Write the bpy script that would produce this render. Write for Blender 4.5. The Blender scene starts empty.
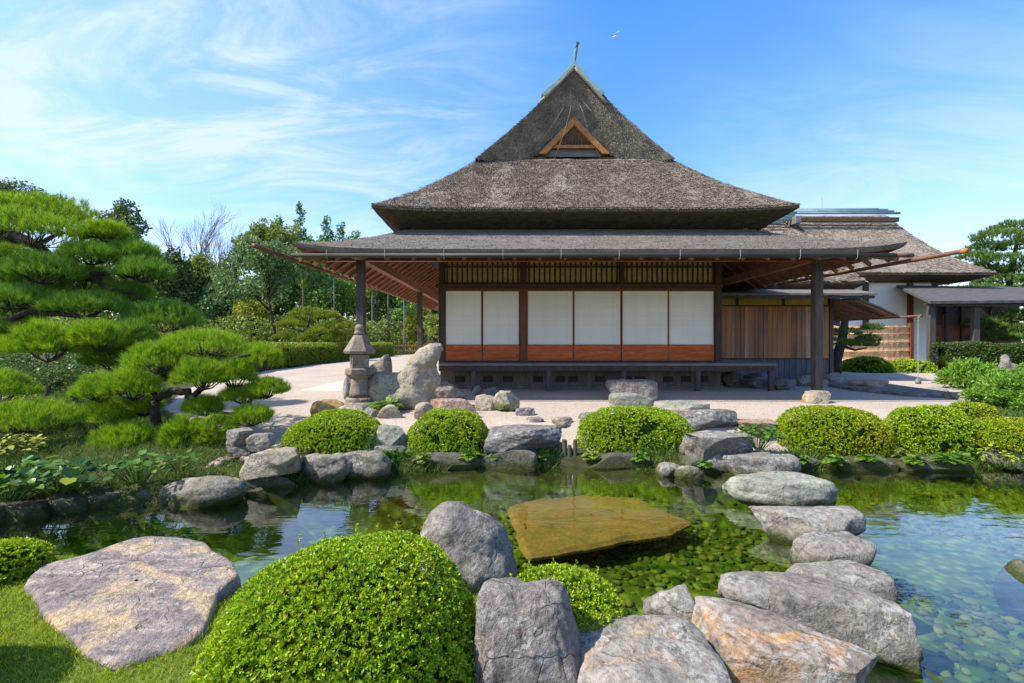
import bpy, bmesh, math, random
import numpy as np
from mathutils import Vector, noise as mnoise

# ------------------------------------------------------------------ scene, camera, world, sun, exposure
scene = bpy.context.scene
COL = scene.collection
R = math.radians
random.seed(7)
RNG = np.random.default_rng(11)

cam_d = bpy.data.cameras.new("camera")
cam = bpy.data.objects.new("camera", cam_d)
COL.objects.link(cam)
cam.location = (0, 0, 1.25)
cam.rotation_euler = (R(90), 0, 0)
cam_d.sensor_width = 36.0
cam_d.lens = 16.0
cam_d.clip_start = 0.05
cam_d.clip_end = 3000
scene.camera = cam

SUN_EL, SUN_AZ = 49.0, 17.0           # the sun stands to the left (-X), a little to the camera's side
SUNV = Vector((-math.cos(R(SUN_EL)) * math.cos(R(SUN_AZ)), -math.cos(R(SUN_EL)) * math.sin(R(SUN_AZ)), math.sin(R(SUN_EL))))
sun_d = bpy.data.lights.new("sun", 'SUN')
sun_d.energy = 3.9
sun_d.angle = R(0.5)
sun_d.color = (1.0, 0.95, 0.87)
sun = bpy.data.objects.new("sun", sun_d)
sun.rotation_euler = (-SUNV).to_track_quat('-Z', 'Y').to_euler()
sun.location = SUNV * 50
COL.objects.link(sun)

world = bpy.data.worlds.new("World")
scene.world = world
world.use_nodes = True
wn, wl = world.node_tree.nodes, world.node_tree.links
wn.clear()
w_out = wn.new('ShaderNodeOutputWorld')
w_bg = wn.new('ShaderNodeBackground')
w_bg.inputs['Strength'].default_value = 0.15
w_sky = wn.new('ShaderNodeTexSky')
w_sky.sky_type = 'NISHITA'
w_sky.sun_disc = False
w_sky.sun_elevation = R(SUN_EL)
w_sky.sun_rotation = math.atan2(SUNV.x, SUNV.y)
w_sky.air_density = 1.0
w_sky.dust_density = 0.6
w_sky.ozone_density = 2.2
w_hsv = wn.new('ShaderNodeHueSaturation')
w_hsv.inputs['Saturation'].default_value = 1.32
w_hsv.inputs['Hue'].default_value = 0.507
w_hsv.inputs['Value'].default_value = 1.25
wl.new(w_sky.outputs[0], w_hsv.inputs['Color'])
# thin cirrus: stretched noise over the sky direction, thickest towards the sun's side
w_tc = wn.new('ShaderNodeTexCoord')
def wmath(op, a, b=None, clamp=False):
    n = wn.new('ShaderNodeMath'); n.operation = op; n.use_clamp = clamp
    for i, v in enumerate((a, b)):
        if v is None: continue
        if isinstance(v, (int, float)): n.inputs[i].default_value = v
        else: wl.new(v, n.inputs[i])
    return n.outputs[0]
def wrange(v, a, b, c=0.0, d=1.0):
    n = wn.new('ShaderNodeMapRange'); n.interpolation_type = 'SMOOTHSTEP'
    wl.new(v, n.inputs[0])
    for i, x in enumerate((a, b, c, d)): n.inputs[i + 1].default_value = x
    return n.outputs[0]
w_sep = wn.new('ShaderNodeSeparateXYZ')
wl.new(w_tc.outputs['Generated'], w_sep.inputs[0])
zc = wmath('MAXIMUM', w_sep.outputs[2], 0.02)
zc = wmath('ADD', zc, 0.18)
cx = wmath('DIVIDE', w_sep.outputs[0], zc)
cy = wmath('DIVIDE', w_sep.outputs[1], zc)
w_cmb = wn.new('ShaderNodeCombineXYZ')
wl.new(cx, w_cmb.inputs[0]); wl.new(cy, w_cmb.inputs[1])
def wnoise(rot, scl, scale, detail, rough, dist):
    m = wn.new('ShaderNodeMapping')
    m.inputs['Rotation'].default_value = (0, 0, R(rot))
    m.inputs['Scale'].default_value = scl
    wl.new(w_cmb.outputs[0], m.inputs[0])
    n = wn.new('ShaderNodeTexNoise')
    n.inputs['Scale'].default_value = scale
    n.inputs['Detail'].default_value = detail
    n.inputs['Roughness'].default_value = rough
    n.inputs['Distortion'].default_value = dist
    wl.new(m.outputs[0], n.inputs['Vector'])
    return n.outputs[0]
n_streak = wnoise(34, (0.75, 1.7, 1), 2.1, 12, 0.66, 0.9)
n_big = wnoise(10, (0.8, 1.1, 1), 0.75, 4, 0.5, 0.2)
n_puff = wnoise(0, (1, 1, 1), 3.2, 6, 0.55, 0.1)
side_l = wrange(wmath('ADD', w_sep.outputs[0], wmath('MULTIPLY', wmath('SUBTRACT', n_big, 0.5), 0.9)), 0.22, -0.5, 0.0, 1.0)
side_r = wrange(w_sep.outputs[0], 0.12, 0.6, 0.0, 1.0)
low = wrange(w_sep.outputs[2], 0.62, 0.1, 0.0, 1.0)
cl = wmath('MULTIPLY', wrange(n_streak, 0.36, 0.70), wrange(n_big, 0.18, 0.52))
cl_l = wmath('MULTIPLY', wmath('ADD', wmath('MULTIPLY', cl, 0.88), wmath('MULTIPLY', wrange(n_big, 0.2, 0.6), 0.30)), side_l)
cl_r = wmath('MULTIPLY', wmath('ADD', wmath('MULTIPLY', cl, 0.55), 0.30), wmath('MULTIPLY', side_r, low))
cl_p = wmath('MULTIPLY', wrange(n_puff, 0.66, 0.78), 0.7)
haze_h = wrange(w_sep.outputs[2], 0.30, 0.0, 0.0, 0.30)
cl_all = wmath('ADD', wmath('ADD', cl_l, cl_r), wmath('ADD', cl_p, haze_h))
cl_all = wmath('MULTIPLY', cl_all, 0.85, True)
cl_all = wmath('MINIMUM', cl_all, 0.80)
w_rmp = wn.new('ShaderNodeValToRGB'); wl.new(w_sep.outputs[2], w_rmp.inputs[0])
w_rmp.color_ramp.elements[0].position = 0.0; w_rmp.color_ramp.elements[0].color = (0.98, 0.84, 0.95, 1)
w_rmp.color_ramp.elements[1].position = 0.55; w_rmp.color_ramp.elements[1].color = (0.96, 1.0, 1.0, 1)
w_tint = wn.new('ShaderNodeMixRGB'); w_tint.blend_type = 'MULTIPLY'; w_tint.inputs[0].default_value = 1.0
wl.new(w_hsv.outputs[0], w_tint.inputs[1]); wl.new(w_rmp.outputs[0], w_tint.inputs[2])
w_mix = wn.new('ShaderNodeMixRGB')
wl.new(cl_all, w_mix.inputs[0])
wl.new(w_tint.outputs[0], w_mix.inputs[1])
w_mix.inputs[2].default_value = (2.95, 3.4, 4.2, 1)
wl.new(w_mix.outputs[0], w_bg.inputs['Color'])
wl.new(w_bg.outputs[0], w_out.inputs['Surface'])

scene.view_settings.view_transform = 'Standard'
scene.view_settings.look = 'None'
scene.view_settings.gamma = 1.0
scene.view_settings.use_curve_mapping = False
scene.view_settings.exposure = 1.0
scene.cycles.max_bounces = 8
scene.cycles.diffuse_bounces = 4
scene.cycles.glossy_bounces = 3
scene.cycles.transmission_bounces = 4
scene.cycles.transparent_max_bounces = 8
scene.cycles.caustics_reflective = False
scene.cycles.caustics_refractive = False

# ------------------------------------------------------------------ helpers
F, CX, CY, EYE = 455.1, 512.0, 341.5, 1.25
def PX(px, d): return (px - CX) / F * d
def PZ(py, d): return EYE - (py - CY) / F * d
def GD(py, z): return (EYE - z) * F / (py - CY)          # distance of a point seen at height py lying at level z

def link(o):
    COL.objects.link(o); return o
def wloc(o):
    v = Vector((0, 0, 0))
    while o is not None:
        v += o.location; o = o.parent
    return v
def tag(o, label, cat, group=None, kind=None):
    if label: o["label"] = label
    if cat: o["category"] = cat
    if group: o["group"] = group
    if kind: o["kind"] = kind
    return o
def thing(name, loc, label, cat, group=None):
    o = bpy.data.objects.new(name, None)
    o.empty_display_size = 0.2
    o.location = loc
    link(o)
    return tag(o, label, cat, group)
def struct(o):
    o["kind"] = "structure"; return o

def mesh_np(name, V, Fq=None, Ft=None, mats=(), parent=None, loc=None, smooth=False, midx=None):
    """V (n,3) world coordinates, Fq (m,4) quads, Ft (k,3) triangles -> one mesh object"""
    V = np.asarray(V, dtype=np.float64)
    me = bpy.data.meshes.new(name)
    org = np.array(wloc(parent)) if parent is not None else np.zeros(3)
    if loc is not None: org = org + np.array(loc) if parent is not None else np.array(loc)
    V = V - org
    me.vertices.add(len(V)); me.vertices.foreach_set("co", V.astype(np.float32).ravel())
    loops, starts, tot = [], [], 0
    if Fq is not None and len(Fq):
        Fq = np.asarray(Fq, dtype=np.int32)
        loops.append(Fq.ravel()); starts.append(np.arange(len(Fq)) * 4 + tot); tot += Fq.size
    if Ft is not None and len(Ft):
        Ft = np.asarray(Ft, dtype=np.int32)
        loops.append(Ft.ravel()); starts.append(np.arange(len(Ft)) * 3 + tot); tot += Ft.size
    L = np.concatenate(loops).astype(np.int32); S = np.concatenate(starts).astype(np.int32)
    me.loops.add(len(L)); me.loops.foreach_set("vertex_index", L)
    me.polygons.add(len(S)); me.polygons.foreach_set("loop_start", S)
    for m in mats: me.materials.append(m)
    if midx is not None: me.polygons.foreach_set("material_index", np.asarray(midx, dtype=np.int32))
    if smooth: me.polygons.foreach_set("use_smooth", np.ones(len(S), dtype=bool))
    me.update(calc_edges=True); me.validate()
    o = bpy.data.objects.new(name, me)
    if parent is not None:
        o.parent = parent
    elif loc is not None:
        o.location = loc
    return link(o)

class MB:
    """collects solids in world coordinates; build() links them as ONE mesh object"""
    def __init__(s): s.v = []; s.f = []
    def add(s, vs, fs):
        b = len(s.v); s.v += [tuple(v) for v in vs]; s.f += [tuple(b + i for i in f) for f in fs]; return s
    def box(s, x0, x1, y0, y1, z0, z1):
        vs = [(x0, y0, z0), (x1, y0, z0), (x1, y1, z0), (x0, y1, z0), (x0, y0, z1), (x1, y0, z1), (x1, y1, z1), (x0, y1, z1)]
        return s.add(vs, [(0, 3, 2, 1), (4, 5, 6, 7), (0, 1, 5, 4), (1, 2, 6, 5), (2, 3, 7, 6), (3, 0, 4, 7)])
    def bar(s, a, b, w, h, up=(0, 0, 1)):
        a = Vector(a); b = Vector(b); d = (b - a).normalized(); u = Vector(up)
        r = d.cross(u).normalized() * (w / 2); t = r.cross(d).normalized() * (h / 2)
        vs = [a - r - t, a + r - t, a + r + t, a - r + t, b - r - t, b + r - t, b + r + t, b - r + t]
        return s.add(vs, [(0, 3, 2, 1), (4, 5, 6, 7), (0, 1, 5, 4), (1, 2, 6, 5), (2, 3, 7, 6), (3, 0, 4, 7)])
    def tube(s, pts, rad, n=8, cap=True):
        pts = [Vector(p) for p in pts]
        if not hasattr(rad, '__len__'): rad = [rad] * len(pts)
        vs, fs = [], []
        for i, p in enumerate(pts):
            d = (pts[min(i + 1, len(pts) - 1)] - pts[max(i - 1, 0)]).normalized()
            ref = Vector((0, 0, 1)) if abs(d.z) < 0.9 else Vector((1, 0, 0))
            r = d.cross(ref).normalized(); t = r.cross(d).normalized()
            for k in range(n):
                a = 2 * math.pi * k / n
                vs.append(p + (r * math.cos(a) + t * math.sin(a)) * rad[i])
        for i in range(len(pts) - 1):
            for k in range(n):
                k2 = (k + 1) % n
                fs.append((i * n + k, i * n + k2, (i + 1) * n + k2, (i + 1) * n + k))
        if cap:
            fs.append(tuple(range(n))[::-1]); fs.append(tuple((len(pts) - 1) * n + k for k in range(n)))
        return s.add(vs, fs)
    def lathe(s, c, prof, n=20, rot=0.0):
        """prof: list of (radius, z) from the bottom up"""
        vs, fs = [], []
        for r, z in prof:
            for k in range(n):
                a = 2 * math.pi * k / n + rot
                vs.append((c[0] + r * math.cos(a), c[1] + r * math.sin(a), c[2] + z))
        for i in range(len(prof) - 1):
            for k in range(n):
                k2 = (k + 1) % n
                fs.append((i * n + k, i * n + k2, (i + 1) * n + k2, (i + 1) * n + k))
        fs.append(tuple(range(n))[::-1]); fs.append(tuple((len(prof) - 1) * n + k for k in range(n)))
        return s.add(vs, fs)
    def prism(s, poly, off):
        """poly: list of 3D points; extruded by the vector off"""
        n = len(poly); o = Vector(off)
        vs = [Vector(p) for p in poly] + [Vector(p) + o for p in poly]
        fs = [tuple(range(n))[::-1], tuple(range(n, 2 * n))] + [(i, (i + 1) % n, n + (i + 1) % n, n + i) for i in range(n)]
        return s.add(vs, fs)
    def build(s, name, m, parent=None, loc=None, smooth=False, bevel=0.0, label=None):
        me = bpy.data.meshes.new(name)
        org = wloc(parent) if parent is not None else Vector(loc or (0, 0, 0))
        me.from_pydata([(v[0] - org.x, v[1] - org.y, v[2] - org.z) for v in s.v], [], s.f)
        me.materials.append(m)
        bm = bmesh.new(); bm.from_mesh(me); bmesh.ops.recalc_face_normals(bm, faces=bm.faces)
        if bevel:
            bmesh.ops.bevel(bm, geom=list(bm.edges), offset=bevel, segments=2, affect='EDGES', profile=0.6, clamp_overlap=True)
        bm.to_mesh(me); bm.free()
        if smooth:
            for p in me.polygons: p.use_smooth = True
        me.update()
        o = bpy.data.objects.new(name, me)
        if parent is not None: o.parent = parent
        else: o.location = org
        if label: o["label"] = label
        return link(o)

def merge_np(parts):
    Vs, Fs, b = [], [], 0
    for V, Fc in parts:
        Vs.append(V); Fs.append(Fc + b); b += len(V)
    return np.concatenate(Vs), np.concatenate(Fs)

def unit(a):
    return a / np.maximum(np.linalg.norm(a, axis=-1, keepdims=True), 1e-9)
def rdir(n, rng=RNG):
    return unit(rng.normal(size=(n, 3)))
def snoise(P, freq, seed, k=10):
    """cheap smooth noise, about -1..1"""
    g = np.random.default_rng(seed)
    D = unit(g.normal(size=(k, 3))) * freq * g.uniform(0.6, 1.7, size=(k, 1))
    ph = g.uniform(0, 6.28, size=k)
    return np.sin(P @ D.T + ph).sum(axis=1) / math.sqrt(k) * 0.8

def leaf_quads(C, D, L, W, fold=0.0, rng=RNG):
    """rhombic leaves: base point C, direction D, length L, width W"""
    n = len(C)
    L = np.broadcast_to(np.asarray(L, float), (n,))[:, None]; W = np.broadcast_to(np.asarray(W, float), (n,))[:, None]
    S = unit(np.cross(D, rdir(n, rng)))
    N = np.cross(S, D)
    V = np.empty((n, 4, 3))
    mid = C + D * L * 0.5
    V[:, 0] = C; V[:, 1] = mid + S * W * 0.5 + N * W * fold; V[:, 2] = C + D * L; V[:, 3] = mid - S * W * 0.5 + N * W * fold
    return V.reshape(-1, 3), np.arange(n * 4).reshape(n, 4)

def leaf_quads_flat(C, D, Nrm, L, W):
    """as leaf_quads but each blade faces its own normal"""
    n = len(C)
    L = np.broadcast_to(np.asarray(L, float), (n,))[:, None]; W = np.broadcast_to(np.asarray(W, float), (n,))[:, None]
    S = unit(np.cross(D, Nrm))
    V = np.empty((n, 4, 3)); mid = C + D * L * 0.45
    V[:, 0] = C; V[:, 1] = mid + S * W * 0.5; V[:, 2] = C + D * L; V[:, 3] = mid - S * W * 0.5
    return V.reshape(-1, 3), np.arange(n * 4).reshape(n, 4)

def needles(C, D, L, W, rng=RNG):
    n = len(C)
    L = np.broadcast_to(np.asarray(L, float), (n,))[:, None]
    S = unit(np.cross(D, rdir(n, rng))) * W * 0.5
    V = np.empty((n, 3, 3))
    V[:, 0] = C - S; V[:, 1] = C + S; V[:, 2] = C + D * L
    return V.reshape(-1, 3), np.arange(n * 3).reshape(n, 3)

# ------------------------------------------------------------------ materials
def new_mat(name):
    m = bpy.data.materials.new(name); m.use_nodes = True
    nt = m.node_tree; nt.nodes.clear()
    out = nt.nodes.new('ShaderNodeOutputMaterial')
    return m, nt, out
def N(nt, t, **kw):
    n = nt.nodes.new(t)
    for k, v in kw.items():
        if k in n.inputs: n.inputs[k].default_value = v
        else: setattr(n, k, v)
    return n
def ramp(nt, fac, stops, interp='LINEAR'):
    r = nt.nodes.new('ShaderNodeValToRGB'); r.color_ramp.interpolation = interp
    el = r.color_ramp.elements
    while len(el) < len(stops): el.new(0.5)
    for e, (p, c) in zip(el, stops):
        e.position = p; e.color = (c[0], c[1], c[2], 1) if hasattr(c, '__len__') else (c, c, c, 1)
    nt.links.new(fac, r.inputs[0])
    return r.outputs[0]
def coords(nt, scale=(1, 1, 1), rot=(0, 0, 0), kind='Object'):
    tc = nt.nodes.new('ShaderNodeTexCoord'); mp = nt.nodes.new('ShaderNodeMapping')
    mp.inputs['Scale'].default_value = scale; mp.inputs['Rotation'].default_value = rot
    nt.links.new(tc.outputs[kind], mp.inputs[0])
    return mp.outputs[0]
def noise(nt, vec, scale, detail=4, rough=0.55, dist=0.0):
    n = N(nt, 'ShaderNodeTexNoise'); n.inputs['Scale'].default_value = scale; n.inputs['Detail'].default_value = detail
    n.inputs['Roughness'].default_value = rough; n.inputs['Distortion'].default_value = dist
    nt.links.new(vec, n.inputs['Vector'])
    return n.outputs[0]
def mixc(nt, fac, a, b, mode='MIX'):
    m = nt.nodes.new('ShaderNodeMixRGB'); m.blend_type = mode
    for i, v in ((0, fac), (1, a), (2, b)):
        if isinstance(v, (int, float)): m.inputs[i].default_value = v
        elif isinstance(v, tuple): m.inputs[i].default_value = (v[0], v[1], v[2], 1)
        else: nt.links.new(v, m.inputs[i])
    return m.outputs[0]
def mth(nt, op, a, b=None, clamp=False):
    n = nt.nodes.new('ShaderNodeMath'); n.operation = op; n.use_clamp = clamp
    for i, v in enumerate((a, b)):
        if v is None: continue
        if isinstance(v, (int, float)): n.inputs[i].default_value = v
        else: nt.links.new(v, n.inputs[i])
    return n.outputs[0]
def bump(nt, h, strength, dist=0.02, prev=None):
    b = nt.nodes.new('ShaderNodeBump'); b.inputs['Strength'].default_value = strength; b.inputs['Distance'].default_value = dist
    nt.links.new(h, b.inputs['Height'])
    if prev is not None: nt.links.new(prev, b.inputs['Normal'])
    return b.outputs[0]
def principled(nt, out, col, rough=0.7, nrm=None, spec=0.3):
    p = nt.nodes.new('ShaderNodeBsdfPrincipled')
    if isinstance(col, tuple): p.inputs['Base Color'].default_value = (*col, 1)
    else: nt.links.new(col, p.inputs['Base Color'])
    if isinstance(rough, (int, float)): p.inputs['Roughness'].default_value = rough
    else: nt.links.new(rough, p.inputs['Roughness'])
    p.inputs['Specular IOR Level'].default_value = spec
    if nrm is not None: nt.links.new(nrm, p.inputs['Normal'])
    nt.links.new(p.outputs[0], out.inputs['Surface'])
    return p

def m_leaf(name, dark, light, odd=None, trans=0.35, rough=0.5, spec=0.25, clump=None):
    """leaf faces: every leaf gets its own tone between dark and light; odd = rare third tone"""
    m, nt, out = new_mat(name)
    g = N(nt, 'ShaderNodeNewGeometry')
    stops = [(0.0, dark), (0.85, light)]
    if odd: stops += [(0.955, light), (0.97, odd)]
    c = ramp(nt, g.outputs['Random Per Island'], stops)
    if clump:
        f = noise(nt, coords(nt), clump[0], 3, 0.5)
        c = mixc(nt, ramp(nt, f, [(0.35, 0.0), (0.65, 1.0)]), c, mixc(nt, 1.0, c, clump[1], 'MULTIPLY'))
    p = N(nt, 'ShaderNodeBsdfPrincipled'); nt.links.new(c, p.inputs['Base Color'])
    p.inputs['Roughness'].default_value = rough; p.inputs['Specular IOR Level'].default_value = spec
    t = N(nt, 'ShaderNodeBsdfTranslucent')
    nt.links.new(mixc(nt, 1.0, c, (1.35, 1.3, 0.55), 'MULTIPLY'), t.inputs['Color'])
    mx = N(nt, 'ShaderNodeMixShader'); mx.inputs[0].default_value = trans
    nt.links.new(p.outputs[0], mx.inputs[1]); nt.links.new(t.outputs[0], mx.inputs[2])
    nt.links.new(mx.outputs[0], out.inputs['Surface'])
    return m

def m_rock(name, c1, c2, lichen=0.3, lcol=(0.50, 0.485, 0.44), patch=None, patch_amt=0.5, moss=0.0, scale=1.0, strata=None, bumpk=0.6):
    m, nt, out = new_mat(name)
    oi = N(nt, 'ShaderNodeObjectInfo')
    tc = N(nt, 'ShaderNodeTexCoord')
    add = N(nt, 'ShaderNodeVectorMath', operation='ADD')
    cmb = N(nt, 'ShaderNodeCombineXYZ')
    r10 = mth(nt, 'MULTIPLY', oi.outputs['Random'], 37.0)
    for i in range(3): nt.links.new(r10, cmb.inputs[i])
    nt.links.new(tc.outputs['Object'], add.inputs[0]); nt.links.new(cmb.outputs[0], add.inputs[1])
    v = add.outputs[0]
    big = noise(nt, v, 3.0 * scale, 6, 0.6, 0.4)
    col = ramp(nt, big, [(0.3, c1), (0.7, c2)])
    if strata:
        mp = N(nt, 'ShaderNodeMapping'); mp.inputs['Scale'].default_value = strata; mp.inputs['Rotation'].default_value = (0, 0, R(-16))
        nt.links.new(v, mp.inputs[0])
        st = noise(nt, mp.outputs[0], 6.0, 7, 0.65, 0.6)
        col = mixc(nt, 0.75, col, ramp(nt, st, [(0.32, tuple(x * 0.72 for x in c1)), (0.5, c1), (0.68, c2)]))
    if patch:
        pn = noise(nt, v, 2.2 * scale, 5, 0.6, 0.8)
        col = mixc(nt, ramp(nt, pn, [(0.62 - 0.25 * patch_amt, 0.0), (0.72 - 0.25 * patch_amt, 1.0)]), col, patch)
    grit = noise(nt, v, 42.0 * scale, 5, 0.75)
    col = mixc(nt, 0.85, col, ramp(nt, grit, [(0.28, 0.35), (0.5, 0.95), (0.75, 1.35)]), 'MULTIPLY')
    dark = noise(nt, v, 9.0 * scale, 6, 0.7, 0.5)
    col = mixc(nt, ramp(nt, dark, [(0.53, 0.0), (0.70, 0.8)]), col, tuple(x * 0.25 for x in c1))
    crk = N(nt, 'ShaderNodeTexVoronoi'); crk.feature = 'DISTANCE_TO_EDGE'; crk.inputs['Scale'].default_value = 3.6 * scale
    wv = N(nt, 'ShaderNodeMixRGB', blend_type='ADD'); wv.inputs[0].default_value = 0.22
    wn_ = N(nt, 'ShaderNodeTexNoise'); wn_.inputs['Scale'].default_value = 5.0 * scale; wn_.inputs['Detail'].default_value = 6; nt.links.new(v, wn_.inputs['Vector'])
    nt.links.new(v, wv.inputs[1]); nt.links.new(wn_.outputs['Color'], wv.inputs[2]); nt.links.new(wv.outputs[0], crk.inputs['Vector'])
    cf = ramp(nt, crk.outputs['Distance'], [(0.0, 1.0), (0.022, 0.0)])
    cf = mth(nt, 'MULTIPLY', cf, ramp(nt, big, [(0.45, 0.0), (0.6, 1.0)]))
    col = mixc(nt, mth(nt, 'MULTIPLY', cf, 0.45), col, tuple(x * 0.22 for x in c1))
    if lichen > 0:
        ln = noise(nt, v, 22.0 * scale, 8, 0.72, 0.0)
        ln2 = noise(nt, v, 3.6 * scale, 3, 0.5)
        lf = mth(nt, 'MULTIPLY', ramp(nt, ln, [(0.50, 0.0), (0.54, 1.0)]), ramp(nt, ln2, [(0.62 - 0.35 * lichen, 0.0), (0.82 - 0.35 * lichen, 1.0)]))
        col = mixc(nt, mth(nt, 'MULTIPLY', lf, 0.62), col, lcol)
    geo = N(nt, 'ShaderNodeNewGeometry'); sp = N(nt, 'ShaderNodeSeparateXYZ'); nt.links.new(geo.outputs['Position'], sp.inputs[0])
    # green-black growth where the stone stands in the water
    wet = mth(nt, 'ADD', sp.outputs[2], mth(nt, 'MULTIPLY', mth(nt, 'SUBTRACT', dark, 0.5), 0.28))
    mr = N(nt, 'ShaderNodeMapRange'); nt.links.new(wet, mr.inputs[0])
    mr.inputs[1].default_value = -0.43; mr.inputs[2].default_value = -0.34 + 0.25 * moss; mr.inputs[3].default_value = 1.0; mr.inputs[4].default_value = 0.0
    col = mixc(nt, mr.outputs[0], col, mixc(nt, grit, (0.018, 0.022, 0.006), (0.075, 0.085, 0.018)))
    h = mth(nt, 'ADD', mth(nt, 'MULTIPLY', grit, 0.45), mth(nt, 'ADD', mth(nt, 'SUBTRACT', mth(nt, 'MULTIPLY', dark, 1.2), mth(nt, 'MULTIPLY', cf, 0.35)), mth(nt, 'MULTIPLY', big, 1.5)))
    principled(nt, out, col, 0.85, bump(nt, h, bumpk, 0.05 / scale), 0.2)
    return m

def m_noise(name, stops, scale=4.0, stretch=(1, 1, 1), rough=0.75, bumpk=0.3, bdist=0.01, detail=6, fine=None, spec=0.25, rot=(0, 0, 0), island=0.0):
    m, nt, out = new_mat(name)
    v = coords(nt, stretch, rot)
    n1 = noise(nt, v, scale, detail, 0.6, 0.2)
    col = ramp(nt, n1, stops)
    h = n1
    if fine:
        n2 = noise(nt, v, fine, 4, 0.7)
        col = mixc(nt, 0.8, col, ramp(nt, n2, [(0.3, 0.55), (0.55, 1.0), (0.75, 1.25)]), 'MULTIPLY')
        h = mth(nt, 'ADD', mth(nt, 'MULTIPLY', n1, 0.6), n2)
    if island:
        g = N(nt, 'ShaderNodeNewGeometry')
        col = mixc(nt, 1.0, col, ramp(nt, g.outputs['Random Per Island'], [(0, 1 - island), (1, 1 + island)]), 'MULTIPLY')
    principled(nt, out, col, rough, bump(nt, h, bumpk, bdist) if bumpk else None, spec)
    return m

M = {}
M['bush'] = m_leaf('azalea_leaves', (0.1349, 0.2308, 0.0111), (0.4902, 0.6219, 0.0224), (0.26, 0.14, 0.03), 0.30, 0.42, 0.30, clump=(5.0, (0.72, 0.82, 0.85)))
M['bush_gold'] = m_leaf('azalea_leaves_golden', (0.1235, 0.2002, 0.0086), (0.3704, 0.5170, 0.0174), (0.34, 0.16, 0.02), 0.3, 0.45, 0.3, clump=(1.6, (1.2, 0.9, 0.9)))
M['bush_green'] = m_leaf('azalea_leaves_green', (0.0550, 0.1320, 0.0088), (0.1650, 0.3080, 0.0154), None, 0.3, 0.45, 0.3)
M['bush_core'] = m_noise('twig_core', [(0.3, (0.012, 0.024, 0.003)), (0.7, (0.03, 0.05, 0.006))], 30, bumpk=0, rough=1.0, spec=0.0)
M['needle'] = m_leaf('pine_needles_sunlit', (0.1325, 0.2420, 0.0161), (0.4076, 0.5736, 0.0227), (0.22, 0.17, 0.05), 0.30, 0.45, 0.25, clump=(4.5, (0.62, 0.74, 0.9)))  # bright copy of the needles; sun on the cushions is put into the colour
M['needle_dark'] = m_leaf('pine_needles_dark', (0.0751, 0.1754, 0.0289), (0.2627, 0.4331, 0.0330), (0.16, 0.13, 0.05), 0.25, 0.5, 0.25, clump=(0.8, (0.75, 0.9, 1.0)))  # darker copy of the same needles for cushions out of the sun
M['needle_far'] = m_leaf('pine_needles_far', (0.0514, 0.1102, 0.0323), (0.1616, 0.2644, 0.0441), None, 0.2, 0.6, 0.2)
M['needle_gold'] = m_leaf('pine_needles_golden', (0.1080, 0.1560, 0.0180), (0.3120, 0.3600, 0.0360), None, 0.25, 0.6, 0.2)
M['bark'] = m_noise('pine_bark', [(0.3, (0.022, 0.016, 0.012)), (0.55, (0.06, 0.045, 0.035)), (0.75, (0.13, 0.105, 0.085))], 9, (1, 1, 0.5), 0.9, 0.8, 0.03, fine=40)
M['bark_pale'] = m_noise('pale_bark', [(0.3, (0.10, 0.085, 0.07)), (0.7, (0.26, 0.23, 0.19))], 5, (1, 1, 0.3), 0.9, 0.5, 0.03)
M['leaf_dark'] = m_leaf('evergreen_leaves_dark', (0.0340, 0.0680, 0.0298), (0.1487, 0.2125, 0.0638), (0.14, 0.12, 0.05), 0.15, 0.6, 0.2, clump=(0.25, (1.3, 1.2, 0.9)))
M['leaf_grey'] = m_leaf('grey_green_leaves', (0.0581, 0.1075, 0.0440), (0.2160, 0.3226, 0.1246), None, 0.2, 0.6, 0.2)
M['leaf_olive'] = m_leaf('olive_leaves', (0.0915, 0.1487, 0.0343), (0.3432, 0.4004, 0.0801), (0.22, 0.20, 0.04), 0.25, 0.6, 0.2, clump=(0.3, (0.7, 0.75, 0.9)))
M['leaf_yellow'] = m_leaf('yellow_green_leaves', (0.1430, 0.1820, 0.0195), (0.3900, 0.3900, 0.0520), None, 0.3, 0.6, 0.2)
M['leaf_cedar'] = m_leaf('cedar_leaves', (0.0381, 0.1054, 0.0361), (0.1430, 0.2884, 0.0702), None, 0.15, 0.6, 0.2, clump=(0.25, (1.5, 1.4, 0.9)))
M['leaf_wood'] = m_leaf('woodland_leaves', (0.0437, 0.1030, 0.0325), (0.2067, 0.3217, 0.0695), (0.19, 0.19, 0.04), 0.2, 0.6, 0.2, clump=(0.16, (1.6, 1.45, 0.8)))
M['leaf_plant'] = m_leaf('broad_leaves', (0.035, 0.10, 0.012), (0.12, 0.24, 0.02), (0.28, 0.28, 0.04), 0.3, 0.35, 0.4)
M['leaf_butterbur'] = m_leaf('butterbur_leaves', (0.0090, 0.0450, 0.0132), (0.0240, 0.0840, 0.0210), (0.26, 0.30, 0.03), 0.2, 0.75, 0.08)  # darkened green: the shade on these leaves is put into their colour
M['fern'] = m_leaf('fern_leaves', (0.0540, 0.1440, 0.0144), (0.1680, 0.3120, 0.0300), (0.3, 0.3, 0.05), 0.3, 0.5, 0.3)
M['fern_light'] = m_leaf('pale_fern_leaves', (0.12, 0.19, 0.02), (0.30, 0.38, 0.06), None, 0.3, 0.5, 0.3)
M['shrub_light'] = m_leaf('light_shrub_leaves', (0.0880, 0.1980, 0.0220), (0.2420, 0.4180, 0.0550), None, 0.35, 0.5, 0.25)
M['grass'] = m_leaf('grass_blades', (0.1162, 0.1925, 0.0148), (0.3935, 0.4740, 0.0370), (0.36, 0.33, 0.09), 0.35, 0.5, 0.25)
M['grass_dark'] = m_leaf('bank_grass_blades', (0.0360, 0.0840, 0.0120), (0.1200, 0.2160, 0.0240), (0.2, 0.18, 0.07), 0.3, 0.55, 0.25)
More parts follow.
